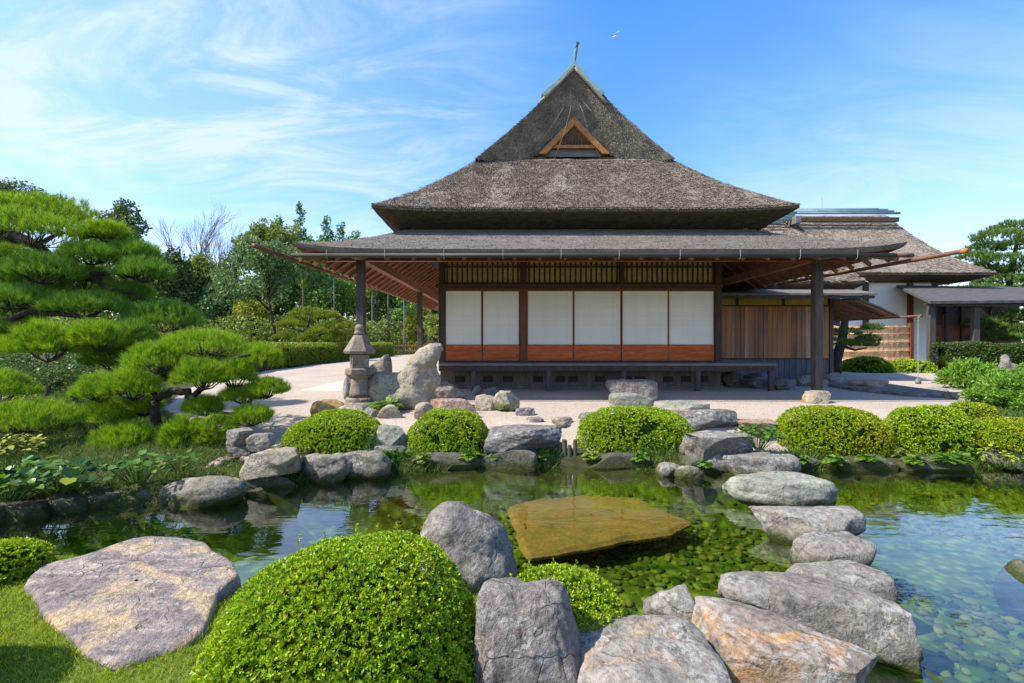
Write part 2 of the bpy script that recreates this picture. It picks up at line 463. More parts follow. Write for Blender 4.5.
M['hedge'] = m_leaf('hedge_leaves', (0.0972, 0.1620, 0.0162), (0.3078, 0.3888, 0.0356), (0.28, 0.2, 0.05), 0.25, 0.5, 0.25)
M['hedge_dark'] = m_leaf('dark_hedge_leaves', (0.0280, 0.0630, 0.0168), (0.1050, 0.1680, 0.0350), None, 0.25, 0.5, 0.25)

M['rock_grey'] = m_rock('grey_lichen_rock', (0.145, 0.124, 0.098), (0.30, 0.263, 0.215), 0.62, lcol=(0.43, 0.41, 0.36))
M['rock_mauve'] = m_rock('mauve_layered_rock', (0.26, 0.215, 0.21), (0.58, 0.47, 0.36), 0.0, patch=(0.56, 0.41, 0.24), patch_amt=0.45, strata=(0.45, 1.9, 1.5), bumpk=0.9)
M['rock_warm'] = m_rock('warm_lichen_rock', (0.165, 0.142, 0.113), (0.335, 0.294, 0.238), 0.6, lcol=(0.44, 0.42, 0.37), patch=(0.40, 0.25, 0.13), patch_amt=0.10)
M['rock_orange'] = m_rock('orange_stained_rock', (0.16, 0.13, 0.10), (0.325, 0.262, 0.20), 0.65, lcol=(0.43, 0.415, 0.37), patch=(0.46, 0.25, 0.10), patch_amt=0.22)
M['rock_brown'] = m_rock('brown_grooved_rock', (0.23, 0.19, 0.165), (0.45, 0.385, 0.33), 0.3, strata=(2.6, 2.6, 0.35), bumpk=1.0)
M['rock_green'] = m_rock('greenish_rock', (0.22, 0.225, 0.17), (0.43, 0.42, 0.32), 0.3, lcol=(0.5, 0.5, 0.42), strata=(0.5, 1.0, 2.5))
M['rock_cream'] = m_rock('cream_rock', (0.23, 0.19, 0.13), (0.44, 0.37, 0.26), 0.3, lcol=(0.42, 0.42, 0.38), patch=(0.36, 0.26, 0.12), patch_amt=0.3)
M['rock_red'] = m_rock('reddish_rock', (0.23, 0.14, 0.095), (0.42, 0.27, 0.18), 0.35)
M['rock_ochre'] = m_rock('ochre_rock', (0.33, 0.20, 0.07), (0.52, 0.34, 0.13), 0.15)
M['sunken'] = m_noise('algae_stained_slab', [(0.25, (0.12, 0.11, 0.02)), (0.40, (0.215, 0.135, 0.032)), (0.62, (0.29, 0.155, 0.04)), (0.82, (0.13, 0.12, 0.02))], 3.0, fine=24, detail=8)
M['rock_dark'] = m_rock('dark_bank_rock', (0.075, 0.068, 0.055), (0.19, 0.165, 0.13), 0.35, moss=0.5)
M['rock_bank'] = m_rock('bank_rock', (0.14, 0.12, 0.085), (0.33, 0.29, 0.21), 0.35, patch=(0.11, 0.12, 0.04), patch_amt=0.25, moss=0.2)
M['rock_slate'] = m_rock('slate_rock', (0.125, 0.115, 0.10), (0.29, 0.27, 0.235), 0.35, strata=(0.5, 1.0, 2.5))
M['lantern'] = m_rock('lantern_granite', (0.16, 0.122, 0.085), (0.34, 0.275, 0.20), 0.3, lcol=(0.38, 0.34, 0.28), patch=(0.10, 0.085, 0.06), patch_amt=0.2, scale=1.6, bumpk=0.35)

M['thatch'] = m_noise('thatch', [(0.25, (0.19, 0.152, 0.112)), (0.5, (0.305, 0.25, 0.19)), (0.75, (0.41, 0.345, 0.265))], 3.0, (1, 1, 1), 0.95, 1.0, 0.05, fine=26, island=0.4, spec=0.1)
M['thatch_edge'] = m_noise('thatch_cut_edge', [(0.3, (0.06, 0.046, 0.034)), (0.7, (0.15, 0.115, 0.08))], 14, (0.4, 0.4, 2), 0.95, 0.8, 0.03, fine=50, spec=0.1)
M['shingle'] = m_noise('bark_shingles', [(0.3, (0.125, 0.108, 0.088)), (0.6, (0.20, 0.173, 0.143)), (0.8, (0.27, 0.235, 0.195))], 2.2, (0.8, 3.0, 3), 0.9, 0.5, 0.012, fine=16, island=0.0, spec=0.15)
M['copper'] = m_noise('green_copper', [(0.3, (0.15, 0.22, 0.205)), (0.6, (0.27, 0.37, 0.34)), (0.8, (0.20, 0.19, 0.15))], 4, (0.4, 1, 1), 0.6, 0.2, spec=0.4)
M['wood_dark'] = m_noise('dark_timber', [(0.3, (0.034, 0.023, 0.018)), (0.7, (0.085, 0.056, 0.042))], 3, (6, 6, 0.6), 0.6, 0.25, 0.004, fine=14)
M['wood_post'] = m_noise('weathered_post', [(0.3, (0.05, 0.042, 0.037)), (0.7, (0.11, 0.092, 0.08))], 3, (6, 6, 0.6), 0.7, 0.4, 0.006, fine=14)
M['wood_red'] = m_noise('red_brown_timber', [(0.3, (0.10, 0.030, 0.012)), (0.7, (0.22, 0.07, 0.025))], 3, (6, 6, 0.6), 0.5, 0.2, 0.004, fine=14)
M['wood_panel'] = m_noise('red_panel_wood', [(0.3, (0.36, 0.065, 0.012)), (0.5, (0.55, 0.105, 0.018)), (0.7, (0.62, 0.17, 0.04))], 2.2, (0.7, 6, 7), 0.45, 0.15, 0.003, fine=9)
M['wood_rafter'] = m_noise('rafter_wood', [(0.3, (0.18, 0.075, 0.038)), (0.7, (0.34, 0.15, 0.075))], 3, (2, 2, 2), 0.7, 0.2, 0.004, fine=12)
M['wood_soffit'] = m_noise('soffit_boards', [(0.3, (0.15, 0.062, 0.034)), (0.7, (0.28, 0.12, 0.062))], 2, (1, 8, 1), 0.75, 0.2, 0.004, fine=10)
M['wood_barge'] = m_noise('barge_board_wood', [(0.3, (0.34, 0.12, 0.028)), (0.7, (0.52, 0.22, 0.06))], 3, (2, 2, 2), 0.6, 0.2, 0.004, fine=12)
M['wood_plank'] = m_noise('cedar_planks', [(0.28, (0.15, 0.075, 0.045)), (0.45, (0.36, 0.18, 0.085)), (0.58, (0.52, 0.22, 0.085)), (0.75, (0.42, 0.34, 0.27))], 1.4, (3.2, 3.2, 0.3), 0.7, 0.3, 0.004, fine=12, island=0.42)
M['wood_grey'] = m_noise('grey_deck_boards', [(0.3, (0.12, 0.11, 0.10)), (0.7, (0.24, 0.22, 0.20))], 2.5, (0.6, 8, 8), 0.6, 0.3, 0.004, fine=12)
M['wood_gutter'] = m_noise('bamboo_gutter', [(0.3, (0.032, 0.029, 0.02)), (0.7, (0.06, 0.055, 0.04))], 2, (0.5, 4, 4), 0.55, 0.15, 0.003)
M['bamboo_red'] = m_noise('old_bamboo_pole', [(0.3, (0.085, 0.035, 0.018)), (0.7, (0.20, 0.085, 0.04))], 2, (4, 0.5, 4), 0.5, 0.15, 0.003)
M['transom'] = m_noise('yellow_transom_wall', [(0.3, (0.70, 0.58, 0.24)), (0.7, (0.80, 0.69, 0.33))], 2, bumpk=0.1, fine=30)
M['ochre_wall'] = m_noise('ochre_plaster', [(0.3, (0.42, 0.25, 0.03)), (0.7, (0.56, 0.36, 0.06))], 2, bumpk=0.15, fine=30)
M['plaster'] = m_noise('white_plaster', [(0.3, (0.74, 0.74, 0.71)), (0.7, (0.82, 0.82, 0.80))], 0.8, bumpk=0)
M['underfloor'] = m_noise('underfloor_boards', [(0.3, (0.095, 0.077, 0.055)), (0.7, (0.17, 0.14, 0.10))], 2, (3, 3, 0.6), 0.8, 0.2, fine=12)
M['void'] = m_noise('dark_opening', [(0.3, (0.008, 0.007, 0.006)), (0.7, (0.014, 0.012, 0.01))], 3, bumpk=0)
M['skirt_wall'] = m_noise('blue_grey_boards', [(0.3, (0.06, 0.062, 0.072)), (0.7, (0.13, 0.13, 0.145))], 2, (5, 5, 0.5), 0.75, 0.3, fine=12)
M['fence_bamboo'] = m_noise('fence_bamboo', [(0.3, (0.58, 0.33, 0.15)), (0.7, (0.78, 0.53, 0.28))], 1.6, (5, 5, 0.6), 0.6, 0.2, 0.004, fine=14, island=0.2)
M['tile'] = m_noise('grey_roof_shingles', [(0.3, (0.06, 0.058, 0.056)), (0.7, (0.12, 0.114, 0.106))], 3, (1, 3, 1), 0.8, 0.4, 0.01, fine=25)
M['rope'] = m_noise('straw_rope', [(0.3, (0.22, 0.17, 0.11)), (0.7, (0.38, 0.31, 0.22))], 20, bumpk=0.3)
M['metal'] = m_noise('dull_metal', [(0.3, (0.25, 0.25, 0.24)), (0.7, (0.42, 0.41, 0.39))], 8, rough=0.4, bumpk=0)
M['log'] = m_noise('weathered_log', [(0.3, (0.05, 0.05, 0.025)), (0.7, (0.17, 0.15, 0.10))], 5, (3, 3, 0.5), 0.9, 0.6, 0.01, fine=22)
M['feather'] = m_noise('white_feathers', [(0.3, (0.55, 0.55, 0.55)), (0.7, (0.75, 0.75, 0.75))], 5, bumpk=0)

M['wood_frame'] = m_noise('screen_frame_wood', [(0.3, (0.24, 0.085, 0.03)), (0.7, (0.40, 0.16, 0.06))], 3, (6, 6, 0.6), 0.5, 0.2, 0.004, fine=14)
def m_planks():
    m, nt, out = new_mat('cedar_planks')
    g = N(nt, 'ShaderNodeNewGeometry')
    c = ramp(nt, g.outputs['Random Per Island'], [(0.0, (0.15, 0.08, 0.048)), (0.25, (0.25, 0.135, 0.075)), (0.5, (0.38, 0.15, 0.052)), (0.75, (0.21, 0.105, 0.06)), (0.92, (0.40, 0.20, 0.09)), (1.0, (0.34, 0.27, 0.21))])
    v = coords(nt, (5, 5, 0.35))
    n1 = noise(nt, v, 2.0, 6, 0.65, 0.3); n2 = noise(nt, coords(nt, (1, 1, 0.8)), 1.0, 4)
    c = mixc(nt, 0.8, c, ramp(nt, n1, [(0.3, 0.55), (0.7, 1.3)]), 'MULTIPLY')
    c = mixc(nt, ramp(nt, n2, [(0.45, 0.0), (0.7, 0.6)]), c, (0.50, 0.18, 0.055))
    principled(nt, out, c, 0.7, bump(nt, n1, 0.3, 0.004), 0.25)
    return m
M['wood_plank'] = m_planks()
def m_paper():
    m, nt, out = new_mat('shoji_paper')
    v = coords(nt)
    n1 = noise(nt, v, 1.3, 4)
    col = ramp(nt, n1, [(0.3, (0.78, 0.75, 0.65)), (0.7, (0.85, 0.83, 0.75))])
    br = N(nt, 'ShaderNodeTexBrick'); br.offset = 0.0  # faint grid: shadow of the lattice behind, painted into the paper colour
    mp = N(nt, 'ShaderNodeMapping'); mp.inputs['Rotation'].default_value = (R(90), 0, 0); mp.inputs['Scale'].default_value = (1, 1, 1)
    nt.links.new(v, mp.inputs[0]); nt.links.new(mp.outputs[0], br.inputs['Vector'])
    br.inputs['Scale'].default_value = 1.0; br.inputs['Brick Width'].default_value = 0.305; br.inputs['Row Height'].default_value = 0.24
    br.inputs['Mortar Size'].default_value = 0.014; br.inputs['Mortar Smooth'].default_value = 0.5
    br.inputs['Color1'].default_value = br.inputs['Color2'].default_value = (1, 1, 1, 1); br.inputs['Mortar'].default_value = (0.95, 0.945, 0.92, 1)
    oi = N(nt, 'ShaderNodeObjectInfo'); col = mixc(nt, 1.0, col, ramp(nt, oi.outputs['Random'], [(0, (0.93, 0.93, 0.91)), (0.5, (1, 1, 0.97)), (1, (0.97, 0.98, 1.0))]), 'MULTIPLY')
    principled(nt, out, mixc(nt, 1.0, col, br.outputs[0], 'MULTIPLY'), 0.85, None, 0.15)
    return m
M['paper'] = m_paper()

def m_ground():
    m, nt, out = new_mat('garden_ground')
    v = coords(nt)
    def attr(nm):
        a = N(nt, 'ShaderNodeAttribute'); a.attribute_name = nm; return a.outputs['Fac']
    edge = mth(nt, 'MULTIPLY', mth(nt, 'SUBTRACT', noise(nt, v, 5.0, 5, 0.65), 0.5), 0.9)
    def mask(nm):
        return ramp(nt, mth(nt, 'ADD', attr(nm), edge), [(0.42, 0.0), (0.58, 1.0)])
    soil = ramp(nt, noise(nt, v, 3.0, 7, 0.7), [(0.3, (0.028, 0.024, 0.014)), (0.5, (0.055, 0.055, 0.02)), (0.7, (0.085, 0.10, 0.025))])
    grit = noise(nt, v, 55.0, 4, 0.8)
    g_big = noise(nt, v, 0.55, 5, 0.6)
    gravel = ramp(nt, g_big, [(0.3, (0.375, 0.30, 0.232)), (0.7, (0.46, 0.38, 0.30))])
    gravel = mixc(nt, 0.5, gravel, ramp(nt, noise(nt, v, 7.0, 5, 0.65), [(0.3, 0.82), (0.7, 1.14)]), 'MULTIPLY')
    lit = noise(nt, v, 16.0, 3, 0.5)
    gravel = mixc(nt, ramp(nt, lit, [(0.72, 0.0), (0.76, 0.6)]), gravel, (0.16, 0.10, 0.06))
    gravel = mixc(nt, 0.9, gravel, ramp(nt, grit, [(0.25, 0.62), (0.5, 1.0), (0.75, 1.28)]), 'MULTIPLY')
    lawn = ramp(nt, noise(nt, v, 6.0, 6, 0.7), [(0.3, (0.06, 0.085, 0.012)), (0.7, (0.15, 0.20, 0.03))])
    bed_n = noise(nt, v, 2.2, 7, 0.7, 0.8)
    bed = ramp(nt, bed_n, [(0.28, (0.018, 0.042, 0.003)), (0.42, (0.06, 0.115, 0.006)), (0.56, (0.15, 0.215, 0.012)), (0.78, (0.17, 0.14, 0.03))])
    vor = N(nt, 'ShaderNodeTexVoronoi'); vor.inputs['Scale'].default_value = 9.0; nt.links.new(v, vor.inputs['Vector'])
    bed = mixc(nt, 0.7, bed, ramp(nt, vor.outputs['Distance'], [(0.1, 1.35), (0.55, 0.35)]), 'MULTIPLY')
    col = mixc(nt, mask('lawn'), soil, lawn)
    col = mixc(nt, mask('gravel'), col, gravel)
    col = mixc(nt, ramp(nt, attr('bed'), [(0.3, 0.0), (0.7, 1.0)]), col, bed)
    h = mth(nt, 'ADD', mth(nt, 'MULTIPLY', grit, 0.3), noise(nt, v, 12.0, 5, 0.6))
    principled(nt, out, col, 0.95, bump(nt, h, 0.35, 0.02), 0.1)
    return m
M['ground'] = m_ground()

def m_water():
    m, nt, out = new_mat('pond_water')
    v = coords(nt, (0.6, 1.7, 1))
    h = mth(nt, 'ADD', noise(nt, v, 2.6, 3, 0.5, 0.4), mth(nt, 'MULTIPLY', noise(nt, v, 9.0, 3, 0.5), 0.16))
    nb = bump(nt, h, 0.16, 0.03)
    geo = N(nt, 'ShaderNodeNewGeometry'); dp = N(nt, 'ShaderNodeVectorMath', operation='DOT_PRODUCT')
    nt.links.new(geo.outputs['Incoming'], dp.inputs[0]); nt.links.new(nb, dp.inputs[1])
    om = mth(nt, 'SUBTRACT', 1.0, mth(nt, 'ABSOLUTE', dp.outputs['Value']), True)
    fres = mth(nt, 'ADD', mth(nt, 'MULTIPLY', mth(nt, 'POWER', om, 3.3), 0.95), 0.045, True)
    gl = N(nt, 'ShaderNodeBsdfGlossy'); gl.inputs['Roughness'].default_value = 0.015; gl.inputs['Color'].default_value = (1, 1, 1, 1)
    nt.links.new(nb, gl.inputs['Normal'])
    tr = N(nt, 'ShaderNodeBsdfTransparent'); tr.inputs['Color'].default_value = (0.82, 0.89, 0.66, 1)
    mx = N(nt, 'ShaderNodeMixShader')
    nt.links.new(fres, mx.inputs[0]); nt.links.new(tr.outputs[0], mx.inputs[1]); nt.links.new(gl.outputs[0], mx.inputs[2])
    nt.links.new(mx.outputs[0], out.inputs['Surface'])
    return m
M['water'] = m_water()
# ------------------------------------------------------------------ terrain and pond
WATER = -0.45
FAR = [(-10, 2.2), (-8, 3.2), (-6.3, 3.85), (-4.8, 4.32), (-4.16, 4.6), (-3.66, 4.75), (-3.05, 5.1), (-2.27, 5.6), (-1.46, 5.9), (-0.82, 6.0),
       (0.65, 6.12), (1.83, 6.0), (2.84, 5.75), (3.75, 5.93), (5.13, 6.02), (6.5, 6.1), (8.5, 6.25), (10.5, 6.1), (12.2, 5.2)]
NEAR = [(12.5, -2), (1.6, -2), (1.35, 0.5), (1.1, 1.6), (0.72, 2.35), (0.3, 2.9), (-0.6, 3.25), (-2.0, 3.05), (-3.0, 3.45), (-4.2, 3.6), (-6.2, 3.1), (-8, 2.3)]
POND = np.array(FAR + NEAR, float)
FARP = np.array(FAR, float); NEARP = np.array(NEAR, float)
def seg_dist(P, A, B):
    d = B - A
    t = np.clip(((P - A) @ d) / (d @ d), 0, 1)
    return np.linalg.norm(P - (A + t[:, None] * d), axis=1)
def poly_line_dist(P, L, closed=False):
    r = np.full(len(P), 1e9)
    n = len(L)
    for i in range(n if closed else n - 1): r = np.minimum(r, seg_dist(P, L[i], L[(i + 1) % n]))
    return r
def inside(P, L):
    c = np.zeros(len(P), bool); n = len(L)
    for i in range(n):
        a, b = L[i], L[(i + 1) % n]
        if a[1] == b[1]: continue
        t = (a[1] > P[:, 1]) != (b[1] > P[:, 1])
        xi = (b[0] - a[0]) * (P[:, 1] - a[1]) / (b[1] - a[1]) + a[0]
        c ^= t & (P[:, 0] < xi)
    return c
def sm(a, b, x):
    t = np.clip((x - a) / (b - a), 0, 1); return t * t * (3 - 2 * t)
GRAVEL = np.array([(-2.75, 6.3), (-0.8, 6.45), (0.6, 6.5), (1.8, 6.45), (2.9, 6.3), (4, 6.45), (5.4, 6.65), (6.6, 7.0), (8.2, 8.6), (11.5, 11.0), (14.5, 15), (21, 24),
                   (60, 26), (60, 70), (-8, 70), (-10.3, 40), (-10.7, 22), (-10, 16.5), (-8.6, 12), (-6.2, 8.1), (-4.2, 6.7)], float)
def ground_h(P):
    P = np.asarray(P, float)
    ins = inside(P, POND)
    d = poly_line_dist(P, POND, True)
    df = poly_line_dist(P, FARP); dn = poly_line_dist(P, NEARP)
    near = dn < df
    dout = np.where(ins, 0, d)
    far_h = -0.50 + 0.20 * sm(0.0, 0.22, dout) + 0.28 * sm(0.42, 0.95, dout) + 0.02 * sm(0.5, 1.5, dout)
    lf = sm(-2.4, -3.6, P[:, 0]) * sm(11, 7, P[:, 1])
    far_h = far_h + lf * (-0.27 * sm(0.4, 0.9, dout) + 0.30 * sm(1.3, 4.0, dout))
    near_h = np.full(len(P), -0.34) - 0.06 * sm(0.5, 0.0, dout)
    w = sm(-0.3, 0.3, df - dn)
    h = far_h * (1 - w) + near_h * w
    h = np.where(ins, h - (0.52 + 0.0 * d) * sm(0.0, 0.35, d), h)
    h = h + np.where(ins, 0.02 * snoise(np.c_[P, P[:, 0] * 0], 3, 3), 0.012 * snoise(np.c_[P, P[:, 0] * 0], 1.4, 4) * sm(0.3, 2, dout) * (P[:, 0] < -3.5))
    return h, ins, d
def gz(x, y):
    return float(ground_h(np.array([[x, y]]))[0][0])

xs = np.concatenate([[-700, -300, -150, -90, -60, -45], np.arange(-36, -10, 1.0), np.arange(-10, 13, 0.085), np.arange(13, 40, 1.0), [45, 60, 90, 150, 300, 700]])
ys = np.concatenate([[-60, -25, -12, -7, -5], np.arange(-4, 0.4, 0.4), np.arange(0.4, 9.5, 0.085), np.arange(9.5, 16, 0.3), np.arange(16, 75, 1.2), [80, 95, 120, 170, 260, 420, 800]])
gx, gy = np.meshgrid(xs, ys)
GP = np.c_[gx.ravel(), gy.ravel()]
gh, gins, gd = ground_h(GP)
nx, ny = len(xs), len(ys)
ii = np.arange(ny - 1)[:, None] * nx + np.arange(nx - 1)[None, :]
quads = np.stack([ii, ii + 1, ii + nx + 1, ii + nx], axis=-1).reshape(-1, 4)
ground = struct(mesh_np("ground", np.c_[GP, gh], quads, mats=[M['ground']], smooth=True))
g_sd = poly_line_dist(GP, GRAVEL, True) * np.where(inside(GP, GRAVEL), 1, -1)
def fattr(me, nm, val):
    a = me.attributes.new(nm, 'FLOAT', 'POINT'); a.data.foreach_set('value', np.asarray(val, np.float32))
fattr(ground.data, 'gravel', np.clip(0.5 + g_sd / 0.5, 0, 1) * (GP[:, 1] > 5))
nearmask = (poly_line_dist(GP, NEARP) < poly_line_dist(GP, FARP)) | (GP[:, 1] < 0)
fattr(ground.data, 'lawn', np.where(nearmask & ~gins, 1.0, 0.0) + np.where((GP[:, 1] > 16) & (g_sd < -0.5), 0.45, 0))
fattr(ground.data, 'bed', np.where(gins, np.clip(gd / 0.2, 0, 1), 0.0))

wx = np.linspace(-12, 14, 3); wy = np.linspace(-4, 7.2, 3)
wgx, wgy = np.meshgrid(wx, wy)
wi = np.arange(2)[:, None] * 3 + np.arange(2)[None, :]
struct(mesh_np("water", np.c_[wgx.ravel(), wgy.ravel(), np.full(9, WATER)], np.stack([wi, wi + 1, wi + 4, wi + 3], axis=-1).reshape(-1, 4), mats=[M['water']]))

# ------------------------------------------------------------------ thatched pavilion
XC = 1.76
pav = thing("thatched_pavilion", (XC, 12.0, 0.0), "large thatched pavilion with white paper screens, deep shingled eaves and a wooden gable lattice", "pavilion")

def patch_grid(A, B, C, D, ns, nt_, zf=None):
    """A,B lower left/right; D,C upper left/right; returns grid (nt_+1, ns+1, 3)"""
    A, B, C, D = (np.array(p, float) for p in (A, B, C, D))
    s = np.linspace(0, 1, ns + 1)[None, :, None]; t = np.linspace(0, 1, nt_ + 1)[:, None, None]
    G = (A * (1 - s) + B * s) * (1 - t) + (D * (1 - s) + C * s) * t
    if zf is not None: G[:, :, 2] += zf(s[:, :, 0], t[:, :, 0])
    return G
def grid_faces(G, base=0):
    h, w = G.shape[:2]
    i = np.arange(h - 1)[:, None] * w + np.arange(w - 1)[None, :] + base
    return np.stack([i, i + 1, i + w + 1, i + w], axis=-1).reshape(-1, 4)
def straws(fn, n, L, W, lift, seed, jit=0.35):
    """straw ends lying on a surface fn(s,t)->point, tips pointing down the slope"""
    g = np.random.default_rng(seed)
    s, t = g.uniform(0, 1, n), g.uniform(0.0, 1, n)
    P0 = fn(s, t); e = 1e-3
    up = unit(fn(s, np.minimum(t + e, 1)) - fn(s, np.maximum(t - e, 0)))
    sd = unit(fn(np.minimum(s + e, 1), t) - fn(np.maximum(s - e, 0), t))
    nr = unit(np.cross(sd, up))
    D = unit(-up + sd * g.normal(0, jit, (n, 1)) + nr * g.uniform(0.0, lift, (n, 1)))
    return leaf_quads_flat(P0 + nr * 0.006, D, unit(nr + rdir(n, g) * 0.5), g.uniform(0.6, 1.3, n) * L, W)

# the thatch: lower skirt all round, upper gable roof with a hollow front
E = dict(x0=XC - 5.13, x1=XC + 5.13, y0=10.9, y1=25.0, z=4.43)
T = dict(x0=XC - 2.75, x1=XC + 2.75, y0=12.9, y1=23.0, z=6.41)
Bm = dict(x0=XC - 4.68, x1=XC + 4.68, y0=11.72, y1=24.2, z=4.16)
def ring(d): return [(d['x0'], d['y0'], d['z']), (d['x1'], d['y0'], d['z']), (d['x1'], d['y1'], d['z']), (d['x0'], d['y1'], d['z'])]
er, tr_, br_ = ring(E), ring(T), ring(Bm)
def skirt_z(s, t): return 0.10 * np.abs(2 * s - 1) ** 5 * (1 - t) ** 2 - 0.10 * np.sin(np.pi * t) + 0 * s
parts, V_off = [], 0
for k in range(4):
    G = patch_grid(er[k], er[(k + 1) % 4], tr_[(k + 1) % 4], tr_[k], 60, 26, skirt_z)
    Pn = G.reshape(-1, 3).copy()
    Pn += np.array([0, 0, 1.0]) * (0.018 * snoise(Pn, 5, 21) + 0.014 * snoise(Pn, 14, 22))[:, None]
    parts.append((Pn, grid_faces(G)))
def lerp3(A, B, s): return np.array(A)[None] * (1 - s[:, None]) + np.array(B)[None] * s[:, None]
def fn_side(k):
    def fn(s, t):
        p = lerp3(er[k], er[(k + 1) % 4], s) * (1 - t[:, None]) + lerp3(tr_[k], tr_[(k + 1) % 4], s) * t[:, None]
        p[:, 2] += skirt_z(s, t); return p
    return fn
parts.append(straws(fn_side(0), 64000, 0.085, 0.012, 0.55, 31))
parts.append(straws(fn_side(3), 9000, 0.10, 0.018, 0.5, 32))
parts.append(straws(fn_side(1), 9000, 0.10, 0.018, 0.5, 33))
# upper roof
ZR = 9.02
def half_w(z):
    t = (z - 6.35) / (ZR - 6.35)
    return 2.79 * (1 - t) - 0.17 * np.sin(np.pi * t)
zz = np.linspace(6.35, ZR, 24)
for sgn in (-1, 1):
    G = np.empty((24, 12, 3)); yy = np.linspace(12.70, 23.2, 12)
    G[:, :, 0] = XC + sgn * half_w(zz)[:, None]; G[:, :, 1] = yy[None]; G[:, :, 2] = zz[:, None]
    Fg = grid_faces(G)
    parts.append((G.reshape(-1, 3), Fg if sgn > 0 else Fg[:, ::-1]))
def front_pt(u, z):
    w = half_w(z)
    a = np.abs(u)
    rec = 0.62 * (1 - a ** 1.5) * np.clip(1.0 - 1.15 * (z - 6.35) / (ZR - 6.35), 0.0, 1)
    return np.stack([XC + u * w, 12.70 + rec + 0.10 * np.clip((a - 0.9) / 0.1, 0, 1) ** 2 * 0, z + 0 * u], axis=-1)
uu = np.linspace(-1, 1, 49)
G = np.empty((24, 49, 3))
for i, z in enumerate(zz): G[i] = front_pt(uu, np.full(49, z))
Pn = G.reshape(-1, 3).copy(); Pn[:, 1] += 0.02 * snoise(Pn, 6, 23) + 0.012 * snoise(Pn, 17, 24)
parts.append((Pn, grid_faces(G)))
parts.append(straws(lambda s, t: front_pt(s * 2 - 1, 6.36 + t * (ZR - 6.4)), 26000, 0.08, 0.012, 0.6, 34))
for sgn in (-1, 1):
    def fn_up(s, t, sgn=sgn):
        z = 6.36 + t * (ZR - 6.4); q = s if sgn > 0 else 1 - s
        return np.stack([XC + sgn * half_w(z), 12.7 + q * 3.0, z], axis=-1)
    parts.append(straws(fn_up, 5000, 0.10, 0.018, 0.7, 36 + sgn))
V, Fq = merge_np(parts)
mesh_np("thatch_roof", V, Fq, mats=[M['thatch']], parent=pav)
# cut thatch edge under the eave
parts = []
for k in range(4):
    A, B = er[k], er[(k + 1) % 4]
    G1 = patch_grid(br_[k], br_[(k + 1) % 4], (B[0], B[1], B[2] - 0.07), (A[0], A[1], A[2] - 0.07), 60, 6,
                    lambda s, t: 0.10 * np.abs(2 * s - 1) ** 5 * t)
    G2 = patch_grid((A[0], A[1], A[2] - 0.07), (B[0], B[1], B[2] - 0.07), (B[0], B[1], B[2] + .035), (A[0], A[1], A[2] + .035), 60, 1, lambda s, t: 0.10 * np.abs(2 * s - 1) ** 5 + 0 * t)
    for G in (G1, G2): parts.append((G.reshape(-1, 3), grid_faces(G)))
V, Fq = merge_np(parts)
V[:, 2] += 0.012 * snoise(V, 9, 41)
mesh_np("cut_eave_edge", V, Fq, mats=[M['thatch_edge']], parent=pav)
# under-roof wall closing the gap between thatch and lower roof
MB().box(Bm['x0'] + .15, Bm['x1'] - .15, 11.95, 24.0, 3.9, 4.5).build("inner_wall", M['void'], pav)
# gable triangle
gy_ = 13.0
apx = (PX(573.5, 13.1), PZ(119, 13.1)); bl = (PX(538, 13.1), PZ(156, 13.1)); brt = (PX(609, 13.1), PZ(156, 13.1))
mb = MB()
wbd = 0.17
ax, az = apx
for sx, (ex, ez) in ((-1, bl), (1, brt)):
    d = Vector((ex - ax, 0, ez - az)).normalized(); n = Vector((-d.z, 0, d.x)) * (wbd * (1 if sx > 0 else -1))
    if n.z > 0: n = -n
    p = [Vector((ax, gy_ - .06, az)), Vector((ex, gy_ - .06, ez)), Vector((ex, gy_ - .06, ez)) + Vector((-sx * wbd * 1.3, 0, 0)), Vector((ax, gy_ - .06, az - wbd * 1.45))]
    b = MB().prism(p, (0, 0.14, 0)); b.build("barge_board", M['wood_barge'], pav, bevel=0.008)
    p2 = [q + Vector((0, 0.14, 0.0)) for q in p]
tri = [Vector((ax, gy_ + .22, az - .1)), Vector((bl[0] + .1, gy_ + .22, bl[1])), Vector((brt[0] - .1, gy_ + .22, brt[1]))]
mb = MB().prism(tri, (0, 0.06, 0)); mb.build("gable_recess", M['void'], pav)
zb = PZ(147.5, 13.1)
MB().box(PX(553, 13.1), PX(594, 13.1), gy_ + .0, gy_ + .08, zb - .06, zb + .03).build("gable_sill", M['wood_barge'], pav)
lat = MB()
xl, xr = PX(554, 13.1), PX(593, 13.1)
nb_ = 12
for i in range(nb_):
    x = xl + (xr - xl) * (i + 0.5) / nb_
    f = 1 - abs(x - ax) / ((brt[0] - bl[0]) / 2)
    top = bl[1] + f * (az - bl[1]) - 0.24
    if top > zb + 0.05: lat.box(x - .018, x + .018, gy_ + .05, gy_ + .085, zb + .03, top)
lat.build("gable_lattice", M['wood_red'], pav)
MB().box(bl[0] + .12, brt[0] - .12, gy_ + .10, gy_ + .16, bl[1] - .02, zb - .06).build("gable_board", M['wood_grey'], pav)
# thatch hood round the triangle; the overhang's shadow is put into its dark colour
mb = MB()
for sx, (ex, ez) in ((-1, bl), (1, brt)):
    a = Vector((ax, gy_ + .02, az + .07)); b = Vector((ex + sx * .13, gy_ + .02, ez - .03))
    mb.bar(a, b, 0.32, 0.10, (0, -1, 0.01)) if False else mb.prism([a, b, b + Vector((-sx * .13, 0, 0.0)), a - Vector((0, 0, .075))], (0, .3, 0))
mb.build("gable_hood", M['thatch_edge'], pav)
